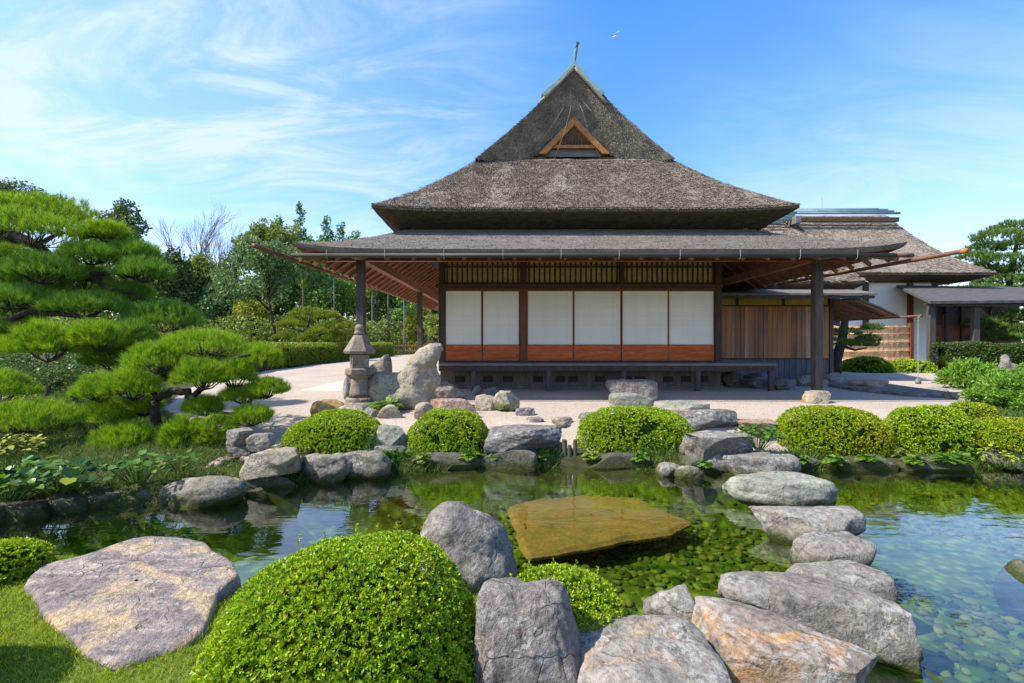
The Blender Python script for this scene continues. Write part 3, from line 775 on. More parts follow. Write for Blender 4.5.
# copper ridge cap
CAPY = 12.60
cz0, cz1 = PZ(93, CAPY), PZ(60, CAPY)
cxL, cxR, cxA = PX(541.5, CAPY), PX(605, CAPY), PX(574.5, CAPY)
mb = MB()
for xe in (cxL, cxR):
    ze = cz0 if xe == cxL else PZ(92, CAPY)
    d = Vector((xe - cxA, 0, ze - cz1)); n = Vector((-d.z, 0, d.x)).normalized()
    if n.z < 0: n = -n
    mid = Vector((cxA, CAPY, cz1)) + d * 0.5 - n * 0.04
    p = [Vector((cxA, CAPY, cz1)), mid, Vector((xe, CAPY, ze)), Vector((xe, CAPY, ze)) - n * .13, mid - n * .12, Vector((cxA, CAPY, cz1)) - Vector((0, 0, .15))]
    MB().prism(p, (0, 10.4, 0)).build("ridge_cap", M['copper'], pav, bevel=0.01)
rp = MB()
for sx, xe in ((-1, cxL), (1, cxR)):
    pts = [Vector((cxA + (xe - cxA) * t + sx * 0.01, CAPY + .05, cz1 - 0.19 + (cz0 - cz1) * t * 1.02)) for t in np.linspace(0, 1.05, 9)]
    rp.tube(pts, 0.045, 8)
rp.build("ridge_rope", M['rope'], pav, smooth=True)
MB().tube([(cxA, CAPY + .1, cz1 - .1), (PX(576, CAPY), CAPY, PZ(50, CAPY)), (PX(578, CAPY - .1), CAPY - .1, PZ(42, CAPY - .1))], [.035, .05, .062], 10).build("ridge_finial", M['copper'], pav, smooth=False)
# bird wires on the gable front
for k, (u0, u1) in enumerate(((-.1, -.92), (-.06, -.55), (-.02, -.22), (.02, .28), (.06, .6))):
    pts = []
    for t in np.linspace(0, 1, 7):
        z = ZR - 0.15 - t * (ZR - 6.5); u = u0 + (u1 - u0) * t
        p = front_pt(np.array([u]), np.array([z]))[0]; pts.append((p[0], p[1] - .05 - (.32 if abs(u) < .4 and t > .4 else 0), p[2]))
    MB().tube(pts, 0.0045, 4).build("roof_wire", M['rope'], pav)

# lower shingled roof: stepped rows
LE = dict(x0=-4.30, x1=7.74, y0=8.9, y1=27.0, z=3.045)
LT = dict(x0=XC - 4.45, x1=XC + 4.45, y0=11.95, y1=24.0, z=4.22)
le, lt = ring(LE), ring(LT)
ROWS = 30
parts = []
def low_z(s, t): return 0.15 * np.abs(2 * s - 1) ** 9 * (1 - t) ** 2 - 0.07 * np.sin(np.pi * t) + 0 * s
for k in range(4):
    ns = 70
    s = np.linspace(0, 1, ns + 1)
    lev = []
    for i in range(ROWS):
        for t, dz in ((i / ROWS, 0.016), ((i + 1) / ROWS, 0.0)):
            p = lerp3(le[k], le[(k + 1) % 4], s) * (1 - t) + lerp3(lt[k], lt[(k + 1) % 4], s) * t
            p[:, 2] += low_z(s, np.full_like(s, t)) + dz
            jj = RNG.uniform(-1, 1, ns + 1) * 0.004; p[:, 2] += jj
            lev.append(p)
    G = np.array(lev)
    parts.append((G.reshape(-1, 3), grid_faces(G)))
    def fn_low(s, t, k=k):
        p = lerp3(le[k], le[(k + 1) % 4], s) * (1 - t[:, None]) + lerp3(lt[k], lt[(k + 1) % 4], s) * t[:, None]
        p[:, 2] += low_z(s, t) + 0.008; return p
    if k in (0,): parts.append(straws(fn_low, 14000, 0.06, 0.012, 0.16, 51, 0.15))
    # layered edge
    for (o0, z0, o1, z1) in ((0.0, 0.016, 0.012, -0.035), (0.012, -0.035, 0.05, -0.09)):
        rows_ = []
        for o, z in ((o1, z1), (o0, z0)):
            c = [(le[j][0] + (o if le[j][0] < 0 else -o), le[j][1] + (o if le[j][1] < 15 else -o), le[j][2] + z) for j in range(4)]
            p = lerp3(c[k], c[(k + 1) % 4], s); p[:, 2] += 0.15 * np.abs(2 * s - 1) ** 9; rows_.append(p)
        G = np.array(rows_); parts.append((G.reshape(-1, 3), grid_faces(G)))
V, Fq = merge_np(parts)
mesh_np("shingle_roof", V, Fq, mats=[M['shingle']], parent=pav)
# soffit under the shingles
parts = []
for k in range(4):
    c = [(le[j][0] + (.05 if le[j][0] < 0 else -.05), le[j][1] + (.05 if le[j][1] < 15 else -.05), le[j][2] - .09) for j in range(4)]
    d = [(lt[j][0], lt[j][1], lt[j][2] - .09) for j in range(4)]
    G = patch_grid(c[k], c[(k + 1) % 4], d[(k + 1) % 4], d[k], 40, 6, lambda s, t: 0.15 * np.abs(2 * s - 1) ** 9 * (1 - t) ** 2 - 0.07 * np.sin(np.pi * t))
    parts.append((G.reshape(-1, 3), grid_faces(G)[:, ::-1]))
V, Fq = merge_np(parts)
mesh_np("soffit", V, Fq, mats=[M['wood_soffit']], parent=pav)
slope = (LT['z'] - LE['z']) / (LT['y0'] - LE['y0'])
sl_l = (LT['z'] - LE['z']) / (LT['x0'] - LE['x0']); sl_r = (LT['z'] - LE['z']) / (LE['x1'] - LT['x1'])
for i in range(30):                                                   # left side, seen from below
    y = 9.25 + i * 0.5
    xin = -1.95
    xe = LE['x0'] + 0.06
    if y < 12: xin = min(xin, LE['x0'] + (y - LE['y0']) * 0.62)
    z0 = LE['z'] - .155; z1 = z0 + (xin - xe) * sl_l
    MB().bar((xe, y, z0 + .0), (xin, y, z1 - .02), .055, .075).build("rafter", M['wood_rafter'], pav)
for i in range(13):                                                   # right side
    y = 9.25 + i * 0.5
    xin = 5.6
    xe = LE['x1'] - 0.06
    if y < 12: xin = max(xin, LE['x1'] - (y - LE['y0']) * 0.62)
    z0 = LE['z'] - .155; z1 = z0 + (xe - xin) * sl_r
    MB().bar((xe, y, z0), (xin, y, z1 - .02), .055, .075).build("rafter", M['wood_rafter'], pav)
for i in range(24):                                                   # front
    x = LE['x0'] + .35 + i * 0.5
    yin = 12.0
    if x < LT['x0'] + 0.3: yin = LE['y0'] + (x - LE['x0']) * 1.4
    if x > LT['x1'] - 0.3: yin = LE['y0'] + (LE['x1'] - x) * 1.4
    yin = min(yin, 12.0)
    if yin - LE['y0'] < .4: continue
    z0 = LE['z'] - .155
    MB().bar((x, LE['y0'] + .06, z0), (x, yin, z0 + (yin - LE['y0']) * slope - .02), .055, .075).build("rafter", M['wood_rafter'], pav)
for (cx_, sx) in ((LE['x0'], 1), (LE['x1'], -1)):                      # hip rafters
    MB().bar((cx_ + sx * .1, 9.0, LE['z'] - .14), (cx_ + sx * 2.3, 11.9, LE['z'] + .95), .12, .14).build("hip_rafter", M['wood_rafter'], pav)
# posts and beams carrying the eaves
XL, XR = PX(361, 9.8), PX(817, 9.8)
for (x, y, zb_, w) in ((XL, 9.8, 0.0, .16), (XR, 9.8, .13, .17), (XL, 16.05, 0.0, .17), (XL, 22.5, 0, .17)):
    mb = MB().box(x - w / 2, x + w / 2, y - w / 2, y + w / 2, zb_, 3.02)
    mb.build("eave_post", M['wood_post'], pav, bevel=0.012)
MB().bar((XL, 9.3, 3.09), (XL, 24.5, 3.09), .17, .2).build("side_beam", M['wood_rafter'], pav)
MB().bar((XR, 9.3, 3.09), (XR, 14.9, 3.09), .17, .2).build("side_beam", M['wood_rafter'], pav)
MB().bar((LE['x0'] + .3, 9.8, 3.06), (LE['x1'] - .3, 9.8, 3.06), .15, .17).build("front_beam", M['wood_red'], pav)
# front gutter with its hangers
gyy, gzz = 8.80, 2.915
mb = MB().tube([(-4.26, gyy, gzz), (7.42, gyy, gzz)], .042, 12)
mb.build("eave_gutter", M['wood_gutter'], pav, smooth=True)
for px in (327, 385, 444, 503, 561, 619, 680, 740, 800, 857):
    x = PX(px, 8.75)
    MB().tube([(x, 8.73, gzz + .11), (x, 8.73, gzz - .02), (x, 8.75, gzz - .07), (x, 8.80, gzz - .075)], .0045, 6).build("gutter_hanger", M['metal'], pav)
MB().tube([(7.40, 8.8, gzz), (7.75, 8.8, gzz + .0)], .04, 10).build("gutter_end", M['bamboo_red'], pav, smooth=True)
MB().tube([(-4.52, 7.97, 2.93), (-4.52, 17.5, 3.03), (-4.52, 27.0, 3.13)], [.042, .04, .038], 10).build("bamboo_gutter_pole", M['bamboo_red'], pav, smooth=True)
MB().tube([(7.92, 7.97, 2.835), (7.92, 15.2, 2.99)], [.042, .04], 10).build("bamboo_gutter_pole", M['bamboo_red'], pav, smooth=True)
MB().tube([(7.918, 7.93, 2.8345), (7.918, 8.03, 2.836)], .047, 10).build("gutter_pole_tip", M['wood_barge'], pav, smooth=True)
# veranda deck wraps the front and the right side
dz1 = .70
dk = MB().box(-1.84, 6.62, 11.40, 11.93, dz1 - .06, dz1).box(5.56, 6.62, 11.932, 15.0, dz1 - .06, dz1)
dk.build("veranda_deck", M['wood_grey'], pav, bevel=0.006)
MB().box(-1.84, 6.60, 11.42, 11.52, dz1 - .19, dz1 - .062).box(6.50, 6.60, 11.522, 15.0, dz1 - .19, dz1 - .062).build("veranda_beam", M['wood_dark'], pav)
for x, y in ((PX(473.7, 11.45), 11.47), (PX(549, 11.45), 11.47), (PX(623.5, 11.45), 11.47), (PX(697.6, 11.45), 11.47), (PX(771.5, 11.45), 11.47), (6.53, 13.4)):
    MB().box(x - .06, x + .06, y - .05, y + .05, -0.02, dz1 - .19).build("veranda_post", M['wood_post'], pav, bevel=0.008)
# wall under the floor
fx0, fx1 = -1.90, 5.52
uf = MB().box(fx0, fx1, 12.05, 12.12, 0.09, .66)
ufo = uf.build("underfloor_wall", M['underfloor'], pav)
MB().box(fx0 - .05, fx1 + .05, 11.98, 12.16, -.03, .09).build("foundation_sill", M['underfloor'], pav, bevel=.01)
for px in (460, 488, 508, 538, 560, 573, 600, 627, 640, 668, 686, 703):
    x = PX(px, 12.05)
    v_ = MB().box(x - .13, x + .13, 12.035, 12.049, .18, .33)
    vo = v_.build("floor_vent", M['void'], pav)
    sl = MB()
    for j in range(3): sl.box(x - .128, x + .128, 12.02, 12.034, .20 + j * .05, .215 + j * .05)
    sl.build("vent_slat", M['wood_post'], vo)
# side walls of the house
MB().box(-1.90, -1.78, 12.2, 24, .09, 4.0).box(5.40, 5.52, 12.2, 24, .09, 4.0).build("side_wall", M['plaster'], pav)
MB().box(-1.77, 5.39, 12.125, 12.19, .66, 4.0).build("light_stop_board", M['void'], pav)  # added dark board, stops light that showed through the gaps between screens
# front frame
s12 = 1 / 37.92
def fx(px): return (px - 512) * s12
def fz(py): return 1.25 - (py - 341.5) * s12
MB().box(-1.93, -1.765, 11.96, 12.12, .66, 3.6).build("corner_post", M['wood_dark'], pav, bevel=.01)
MB().box(fx(520), fx(526.8), 11.965, 12.12, .745, fz(289)).build("middle_post", M['wood_red'], pav, bevel=.008)
MB().box(5.35, 5.52, 11.96, 12.12, .66, 3.6).build("corner_post", M['wood_dark'], pav, bevel=.01)
MB().box(fx(436), fx(722), 11.93, 12.02, fz(288.6), fz(284)).build("lintel", M['wood_dark'], pav, bevel=.006)
MB().box(-1.765, 5.35, 11.97, 12.10, fz(290.2), fz(288.6) - .002).build("head_track", M['wood_red'], pav)
MB().box(-1.84, 5.44, 11.94, 12.11, dz1 + .001, .745).build("floor_sill", M['wood_dark'], pav, bevel=.005)
MB().box(-1.765, 5.35, 11.95, 12.10, 3.36, 3.60).build("wall_plate", M['wood_red'], pav)
for px0, px1 in ((445.2, 481.8), (482.4, 519.6), (527.2, 573.4), (574, 621.4), (622, 668.4), (669, 714.8)):
    k = [445.2, 482.4, 527.2, 574, 622, 669].index(px0)
    x0, x1 = fx(px0), fx(px1); y0 = 12.0 + (.035 if k % 2 else 0.0)
    z0, zt = .746, fz(290.2) - .003; zp = fz(344.4)
    fr = MB()
    fw = .022
    fr.box(x0, x0 + fw, y0, y0 + .03, z0, zt).box(x1 - fw, x1, y0, y0 + .03, z0, zt)
    fr.box(x0 + fw, x1 - fw, y0, y0 + .03, zt - .025, zt).box(x0 + fw, x1 - fw, y0, y0 + .03, zp - .02, zp).box(x0 + fw, x1 - fw, y0, y0 + .03, z0, z0 + .025)
    sc = fr.build("shoji_screen", M['wood_frame'], pav)
    MB().box(x0 + fw, x1 - fw, y0 + .008, y0 + .02, zp, zt - .025).build("paper", M['paper'], sc)
    MB().box(x0 + fw, x1 - fw, y0 + .006, y0 + .022, z0 + .025, zp - .02).build("base_panel", M['wood_panel'], sc)
    rl = MB().box(x0 + fw, x1 - fw, y0 + .002, y0 + .006, (z0 + zp) / 2 - .006, (z0 + zp) / 2 + .006)
    rl.build("panel_rail", M['wood_panel'], sc)
for px0, px1, nbar in ((444.8, 520.5, 15), (526.5, 619.3, 18), (624, 715, 18)):
    x0, x1 = fx(px0), fx(px1); z0, zt = fz(283.6), fz(261)
    fr = MB().box(x0, x1, 11.985, 12.02, z0, z0 + .03).box(x0, x1, 11.985, 12.02, fz(266.8) - .02, fz(266.8) + .012)
    for i in range(nbar):
        x = x0 + (x1 - x0) * (i + .5) / nbar
        fr.box(x - .022, x + .022, 11.955, 11.983, z0 + .03, zt)
    t_ = fr.build("transom_lattice", M['wood_dark'], pav)
    MB().box(x0, x1, 12.05, 12.08, z0, zt + .05).build("transom_panel", M['transom'], t_)
for px0, px1 in ((520.5, 526.5), (619.3, 624)):
    MB().box(fx(px0), fx(px1), 11.96, 12.1, fz(284) + .001, 3.36).build("transom_post", M['wood_dark'], pav)

# recessed wing on the right, closed with vertical planks
wing = thing("plank_wing", (8.6, 15.0, 0), "recessed wing with reddish vertical planks and ochre panels right of the white paper screens", "building")
s15 = 1 / (F / 15)
def wx_(px): return (px - 512) * s15
def wz_(py): return 1.25 - (py - 341.5) * s15
x0, x1 = wx_(717), wx_(829)
npl = 24
pl = MB(); cuts = sorted([x0 + (x1 - x0) * (i + random.uniform(-.18, .18)) / npl for i in range(1, npl)]); cuts = [x0] + cuts + [x1]
for a, b in zip(cuts[:-1], cuts[1:]):
    y = 15.0 + random.uniform(-.006, .006)
    pl.box(a + .004, b - .004, y, y + .04, wz_(358), wz_(306.5))
pl.build("plank_wall", M['wood_plank'], wing)
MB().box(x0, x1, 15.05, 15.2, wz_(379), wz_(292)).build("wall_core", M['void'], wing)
MB().box(x0, x1, 14.97, 15.045, wz_(358) - .05, wz_(358)).build("plank_sill", M['wood_dark'], wing)
MB().box(x0, x1, 14.97, 15.045, wz_(306.5), wz_(306.5) + .05).build("plank_head", M['wood_dark'], wing)
bb = MB()
nb2 = 20
for i in range(nb2):
    a = x0 + (x1 - x0) * i / nb2; bb.box(a + .006, a + (x1 - x0) / nb2 - .006, 15.0, 15.035, wz_(379) - .05, wz_(358) - .051)
bb.build("base_boards", M['skirt_wall'], wing)
for a, b in ((720, 736), (738, 782), (784.5, 828)):
    MB().box(wx_(a), wx_(b), 15.0, 15.04, wz_(305), wz_(292)).build("ochre_panel", M['ochre_wall'], wing)
for px in (737, 783.2): MB().box(wx_(px) - .045, wx_(px) + .045, 14.975, 15.045, wz_(305), wz_(291)).build("panel_post", M['wood_dark'], wing)
MB().box(x1, x1 + .12, 14.95, 15.10, 0, wz_(291)).build("corner_post", M['wood_post'], wing)
# shingled hood over the wing, its front edge catching the light
def slab_roof(mbuild, pts, th):
    """pts: four corners (front-left, front-right, back-right, back-left); slab of thickness th below"""
    return mbuild.prism([Vector(p) for p in pts], (0, 0, -th))
h = MB(); slab_roof(h, [(5.9, 13.75, 2.72), (11.05, 13.75, 2.72), (10.95, 15.2, 3.05), (5.9, 15.2, 3.05)], .07)
h.build("hood_roof", M['shingle'], wing, bevel=.01)
MB().box(5.9, 11.0, 13.8, 13.88, 2.56, 2.648).build("hood_beam", M['wood_dark'], wing)
# thatched roof with copper ridge bars
def thatch_block(name, parent, eave, ridge, zE, zR, n_straw, seed, thick=.3, inset=.45, curve=.1, sides=(True, True)):
    """eave (x0,x1,y0,y1), ridge (x0,x1,y) -> hip/gable thatch with a thick cut eave"""
    x0, x1, y0, y1 = eave; r0, r1, ry = ridge
    def c(z): return z
    A, B, C_, D_ = (x0, y0, zE), (x1, y0, zE), (r1, ry, zR), (r0, ry, zR)
    zf = lambda s, t: -curve * np.sin(np.pi * t) + 0 * s
    ps = []
    for (a, b, cc, dd) in ((A, B, C_, D_), ((x1, y1, zE), (x0, y1, zE), D_, C_), (B, (x1, y1, zE), C_, C_), ((x0, y1, zE), A, D_, D_)):
        G = patch_grid(a, b, cc, dd, 40, 16, zf); Pq = G.reshape(-1, 3).copy(); Pq[:, 2] += .03 * snoise(Pq, 3, seed)
        ps.append((Pq, grid_faces(G)))
        def fn(s, t, a=a, b=b, cc=cc, dd=dd):
            p = lerp3(a, b, s) * (1 - t[:, None]) + lerp3(dd, cc, s) * t[:, None]; p[:, 2] += zf(s, t); return p
        if a == A or (a == B): ps.append(straws(fn, n_straw if a == A else n_straw // 3, .16, .03, .5, seed + 1))
    V, Fq = merge_np(ps)
    mesh_np("thatch_roof", V, Fq, mats=[M['thatch']], parent=parent)
    ps = []
    e = [(x0, y0, zE), (x1, y0, zE), (x1, y1, zE), (x0, y1, zE)]
    b_ = [(x0 + inset, y0 + inset, zE - thick), (x1 - inset, y0 + inset, zE - thick), (x1 - inset, y1 - inset, zE - thick), (x0 + inset, y1 - inset, zE - thick)]
    m_ = [(p[0], p[1], p[2] - thick * .35) for p in e]
    for k in range(4):
        for lo, hi in ((b_, m_), (m_, e)):
            G = patch_grid(lo[k], lo[(k + 1) % 4], hi[(k + 1) % 4], hi[k], 20, 2); ps.append((G.reshape(-1, 3), grid_faces(G)))
    G = patch_grid(b_[0], b_[1], b_[2], b_[3], 1, 1); ps.append((G.reshape(-1, 3), grid_faces(G)[:, ::-1]))
    V, Fq = merge_np(ps); V[:, 2] += .015 * snoise(V, 7, seed + 3)
    mesh_np("cut_eave_edge", V, Fq, mats=[M['thatch_edge']], parent=parent)
thatch_block("wing_thatch", wing, (6.2, 11.35, 14.6, 21.5), (6.2, 11.1, 18.0), 3.2, 6.05, 9000, 61, thick=.28, inset=.25)
for i, (dy, dz, xe) in enumerate(((0, .30, 11.25), (-.2, .17, 11.05), (-.36, .03, 10.9), (-.52, -.11, 11.0), (-.70, -.27, 10.2))):
    MB().tube([(6.3, 18 + dy, 6.05 + dz), (xe, 18 + dy, 6.05 + dz)], .055, 8).build("ridge_bar", M['copper'], wing, smooth=True)
MB().box(10.72, 10.95, 17.2, 17.9, 5.72, 6.0).build("ridge_end_block", M['wood_grey'], wing, bevel=.03)
# side lean-to at the wing's right end (its ribbed underside faces the viewer)
lz0, lz1 = 2.62, 2.09
h = MB(); slab_roof(h, [(10.6, 14.0, lz0), (11.92, 14.0, lz1), (11.92, 18.4, lz1), (10.6, 18.4, lz0)], .05)
h.build("lean_to_roof", M['shingle'], wing)
for i in range(10):
    y = 14.1 + i * .46
    MB().bar((10.62, y, lz0 - .085), (11.88, y, lz1 - .085), .05, .06).build("lean_to_rafter", M['wood_rafter'], wing)
MB().tube([(11.98, 13.3, 2.0), (11.98, 18.5, 2.03)], .035, 8).build("bamboo_gutter", M['bamboo_red'], wing, smooth=True)
MB().tube([(10.7, 14.4, 2.28), (11.2, 14.42, 2.2), (11.6, 14.4, 2.05)], .035, 8).build("curved_brace", M['bamboo_red'], wing, smooth=True)

# big thatched house behind on the right
house = thing("thatched_house", (20, 24, 0), "white walled house with big thatched roof and copper ridge bars in the right background", "house")
thatch_block("house_thatch", house, (12.6, 24.5, 23.0, 33.0), (15.0, 23.0, 28.0), 4.75, 9.0, 16000, 71, thick=.36, inset=.7, curve=.45)
for i, (dy, dz, xe) in enumerate(((0.0, .38, 22.9), (-.35, .24, 23.15), (-.62, .08, 23.3), (-.88, -.10, 23.45))):
    MB().tube([(14.6, 28 + dy, 9.0 + dz), (xe - .35, 28 + dy, 9.0 + dz)], .075, 8).build("ridge_bar", M['copper'], house, smooth=True)
MB().box(14.6, 22.9, 26.9, 27.05, 8.35, 8.6).build("ridge_base", M['thatch_edge'], house)
MB().tube([(PX(822, 28), 28, 9.3), (PX(822, 28), 28, 10.1)], .018, 6).build("lightning_rod", M['metal'], house)
MB().box(14.6, 22.3, 24.2, 24.4, 0, 4.6).build("plaster_wall", M['plaster'], house)
for px in (837, 866, 910.5): MB().box(PX(px, 24.1) - .12, PX(px, 24.1) + .12, 24.05, 24.19, 0, 4.5).build("wall_post", M['wood_red'] if px > 900 else M['wood_post'], house)
# porch roof
pr = MB(); slab_roof(pr, [(PX(930, 20.8), 20.8, PZ(301, 20.8)), (27.5, 20.8, PZ(299, 20.8)), (27.5, 23.9, 4.1), (PX(896, 23.9), 23.9, PZ(285, 23.9))], .14)
pr.build("porch_roof", M['tile'], house, bevel=.015)
for px, d in ((931, 21.2), (975, 21.2)): MB().box(PX(px, d) - .13, PX(px, d) + .13, d - .1, d + .1, 0, 3.0).build("porch_post", M['wood_post'], house)
MB().box(PX(925, 21), 27.4, 20.95, 21.1, 2.88, 3.02).build("porch_beam", M['wood_dark'], house)
MB().box(22.3, 29, 26, 26.15, 0, 1.15).build("white_base_wall", M['plaster'], house)
MB().box(22.3, 29, 25.95, 26.14, 1.152, 2.2).build("board_wall", M['wood_red'], house)
MB().box(22.3, 29, 26, 26.15, 2.202, 3.9).build("upper_wall", M['wood_dark'], house)
for px in (946, 962, 992): MB().box(PX(px, 25.9) - .07, PX(px, 25.9) + .07, 25.85, 25.945, 0, 3.8).build("wall_post", M['wood_dark'], house)
MB().tube([(PX(943, 24.8), 24.8, PZ(350, 24.8)), (PX(943, 24.8), 24.8, PZ(315, 24.8)), (PX(958, 24.6), 24.6, PZ(305, 24.6))], .05, 8).build("downpipe", M['bamboo_red'], house, smooth=True)
# grey roof of another house behind it
hb = thing("distant_house", (30, 36, 0), "distant grey roof showing between the thatched house and the tall pine", "house")
pr = MB(); slab_roof(pr, [(27, 35, 4.2), (37, 35, 3.6), (37, 39, 6.0), (29, 39, 6.4)], .3); pr.build("roof", M['tile'], hb)
MB().box(29, 36.5, 37, 38, 0, 4.6).build("wall", M['plaster'], hb)

# bamboo screen fence in front of the house
fen = thing("bamboo_fence", (17, 22, 0), "tan split bamboo screen fence before the white house wall", "fence")
fb = MB(); xa, xb = PX(831, 22), PX(909, 22)
nfb = 30
for i in range(nfb):
    a = xa + (xb - xa) * i / nfb; w = (xb - xa) / nfb; y = 22 + random.uniform(-.01, .01)
    fb.box(a + .008, a + w - .008, y, y + .025, .03, 2.0 + random.uniform(-.03, .03))
fb.build("bamboo_panel", M['fence_bamboo'], fen)
for z in (.35, .78, 1.2, 1.62, 1.93): MB().tube([(xa, 21.96, z), (xb, 21.96, z)], .03, 8).build("rail", M['fence_bamboo'], fen, smooth=True)
MB().box(xb, xb + .16, 21.9, 22.1, 0, 2.15).build("fence_post", M['wood_red'], fen)
# low fence far behind, left
fe2 = thing("rustic_fence", (-7, 44, 0), "low brown rustic fence far off between the hedge and the pavilion post", "fence")
f2 = MB()
for i in range(36): f2.box(-12.5 + i * .22, -12.44 + i * .22, 44, 44.04, 0, 1.0)
f2.build("picket", M['wood_barge'], fe2)
MB().bar((-12.6, 43.95, .85), (-4.5, 43.95, .85), .05, .08).bar((-12.6, 43.95, .35), (-4.5, 43.95, .35), .05, .08).build("rail", M['bark_pale'], fe2)
# raised stone-edged path at the right
pth = MB().prism([Vector(p) for p in ((PX(828, 12.6), 12.6, .08), (PX(850, 11.6), 11.5, .08), (PX(905, 10.4), 10.3, .08), (PX(937, 10.2), 10.0, .08), (PX(942, 10.8), 10.7, .08), (PX(900, 12.2), 12.2, .08), (PX(870, 13.6), 13.6, .08), (PX(838, 14), 14, .08))], (0, 0, -.2))
struct(pth.build("path", M['rock_slate'], None, bevel=.02))
pv = MB().prism([Vector((PX(px, GD(py, .004)), GD(py, .004), .004)) for px, py in ((299, 390.5), (352, 378), (362, 380), (352, 391))], (0, 0, -.05))
M['sand'] = m_noise('pale_sand', [(0.3, (0.50, 0.43, 0.35)), (0.7, (0.58, 0.51, 0.43))], 3, fine=40)
struct(pv.build("paving_strip", M['sand'], None))
# rain chain
rc = thing("rain_chain", (11.72, 13.12, 0), "thin rain chain hanging from the bamboo gutter with a small stone weight at its foot", "rain chain")
ch = MB()
for i in range(38):
    z = 1.96 - i * .048
    ch.tube([(11.96 + .018 * math.cos(a) * (1 if i % 2 else 0.3), 13.4 + .018 * math.cos(a) * (.3 if i % 2 else 1), z + .03 * math.sin(a)) for a in np.linspace(0, 6.283, 9)], .006, 4, False)
ch.build("chain", M['metal'], rc)
MB().lathe((11.96, 13.4, 0), [(.06, 0), (.075, .05), (.065, .12), (.03, .18)], 10).build("weight", M['rock_slate'], rc, smooth=True)
MB().tube([(11.96, 13.33, 2.0), (11.96, 13.4, 1.96)], .02, 6).build("hook", M['metal'], rc)
# ------------------------------------------------------------------ stones
def ico(n):
    bm = bmesh.new(); bmesh.ops.create_icosphere(bm, subdivisions=n, radius=1.0)
    bm.verts.ensure_lookup_table()
    V = np.array([v.co[:] for v in bm.verts]); Fc = np.array([[v.index for v in f.verts] for f in bm.faces]); bm.free()
    return V, Fc
ICO = {n: ico(n) for n in (2, 3, 4, 5, 6)}
def fbm(P, freq, seed, octv=4, gain=0.5):
    r = np.zeros(len(P)); a = 1.0
    for i in range(octv):
        r += a * snoise(P, freq * 2 ** i, seed + i, 12); a *= gain
    return r
def rock_shape(size, seed, facets=11, lump=.15, fine=.036, sub=5, flat_top=None, power=2.6, tilt=0.0, skew=0.0, groove=0.0):
    g = np.random.default_rng(seed)
    V, Fc = ICO[sub]; V = V.copy()
    p = power
    V /= ((np.abs(V) ** p).sum(axis=1) ** (1 / p))[:, None]
    V *= 1 + lump * fbm(V, 1.6, seed, 2)[:, None]
    for i in range(facets):
        n = unit(g.normal(size=3)); n[2] *= .7; n = unit(n)
        c = g.uniform(.62, .92)
        d = V @ n; m = d > c
        V[m] -= ((d[m] - c) * .94)[:, None] * n
    if flat_top is not None:
        m = V[:, 2] > flat_top
        V[m, 2] = flat_top + (V[m, 2] - flat_top) * .18
    nrm = unit(V)
    V = V + nrm * (fine * fbm(V, 5.5, seed + 40, 4, .6))[:, None]
    if groove: V = V + nrm * (-groove * np.abs(snoise(V * np.array([1, 1, .25]), 6.5, seed + 70)) ** .6)[:, None]
    if skew: V[:, 0] += skew * V[:, 2]
    if tilt: V[:, 2] += tilt * V[:, 0]
    lo, hi = V.min(0), V.max(0)
    V = (V - (lo + hi) / 2) / (hi - lo) * np.array(size)
    return V, Fc
def rock(name, label, m, cx_, cy_, z0, z1, w, dep, seed, rot=0.0, group=None, cat="stone", **kw):
    V, Fc = rock_shape((w, dep, z1 - z0), seed, **kw)
    c, s = math.cos(rot), math.sin(rot)
    V = np.c_[V[:, 0] * c - V[:, 1] * s, V[:, 0] * s + V[:, 1] * c, V[:, 2]] + np.array([cx_, cy_, (z0 + z1) / 2])
    o = mesh_np(name, V, Ft=Fc, mats=[m], loc=(cx_, cy_, z0), smooth=True)
    return tag(o, label, cat, group)
def rock_px(name, label, m, x0, x1, yt, yb, zb, seed, dep=None, emb=.12, front=0.5, back=0.8, **kw):
    """outline in the photo (x0..x1, yt..yb) of a stone whose visible foot lies at level zb"""
    df = GD(yb, zb)
    w0 = (x1 - x0) / F * df
    dep = dep or w0 * .75
    dm = df + dep * front
    w = (x1 - x0) / F * dm
    zt = PZ(yt, df + dep * back)
    return rock(name, label, m, PX((x0 + x1) / 2, dm), df + dep * .5, zb - emb, zt, w, dep, seed, **kw)

W_ = WATER
# stepping stones over the pond, far to near
rock_px("stepping_stone", "grey rough stepping stone at the far bank, beside leafy green plant", M['rock_grey'], 718, 796, 448, 479, W_, 101, dep=.62, flat_top=.6, group="stepping stones crossing the pond")
rock_px("stepping_stone", "pale greenish flat stepping stone, second from the far bank", M['rock_green'], 725, 827, 470, 510, W_, 102, dep=.55, flat_top=.42, facets=11, group="stepping stones crossing the pond")
rock_px("stepping_stone", "oval stepping stone with orange blotch on top standing alone in water", M['rock_warm'], 756, 867, 502, 550, W_, 103, dep=.55, flat_top=.5, power=3, facets=9, group="stepping stones crossing the pond")
rock_px("stepping_stone", "small grey stepping stone wedged behind a lichen covered one", M['rock_grey'], 791, 868, 530, 573, W_, 104, dep=.36, flat_top=.5, facets=10, group="stepping stones crossing the pond")
rock_px("stepping_stone", "white lichen speckled stepping stone with rounded right end over blue water", M['rock_grey'], 782, 889, 558, 618, W_, 105, dep=.42, flat_top=.5, power=3.2, facets=9, group="stepping stones crossing the pond")
rock("stepping_stone", "long lichen covered slab sloping right with dark wet end face", M['rock_grey'], 1.72, 2.62, -.62, -.15, .98, .42, 106, rot=R(-27), flat_top=.42, power=4, facets=10, sub=6, group="stepping stones crossing the pond")
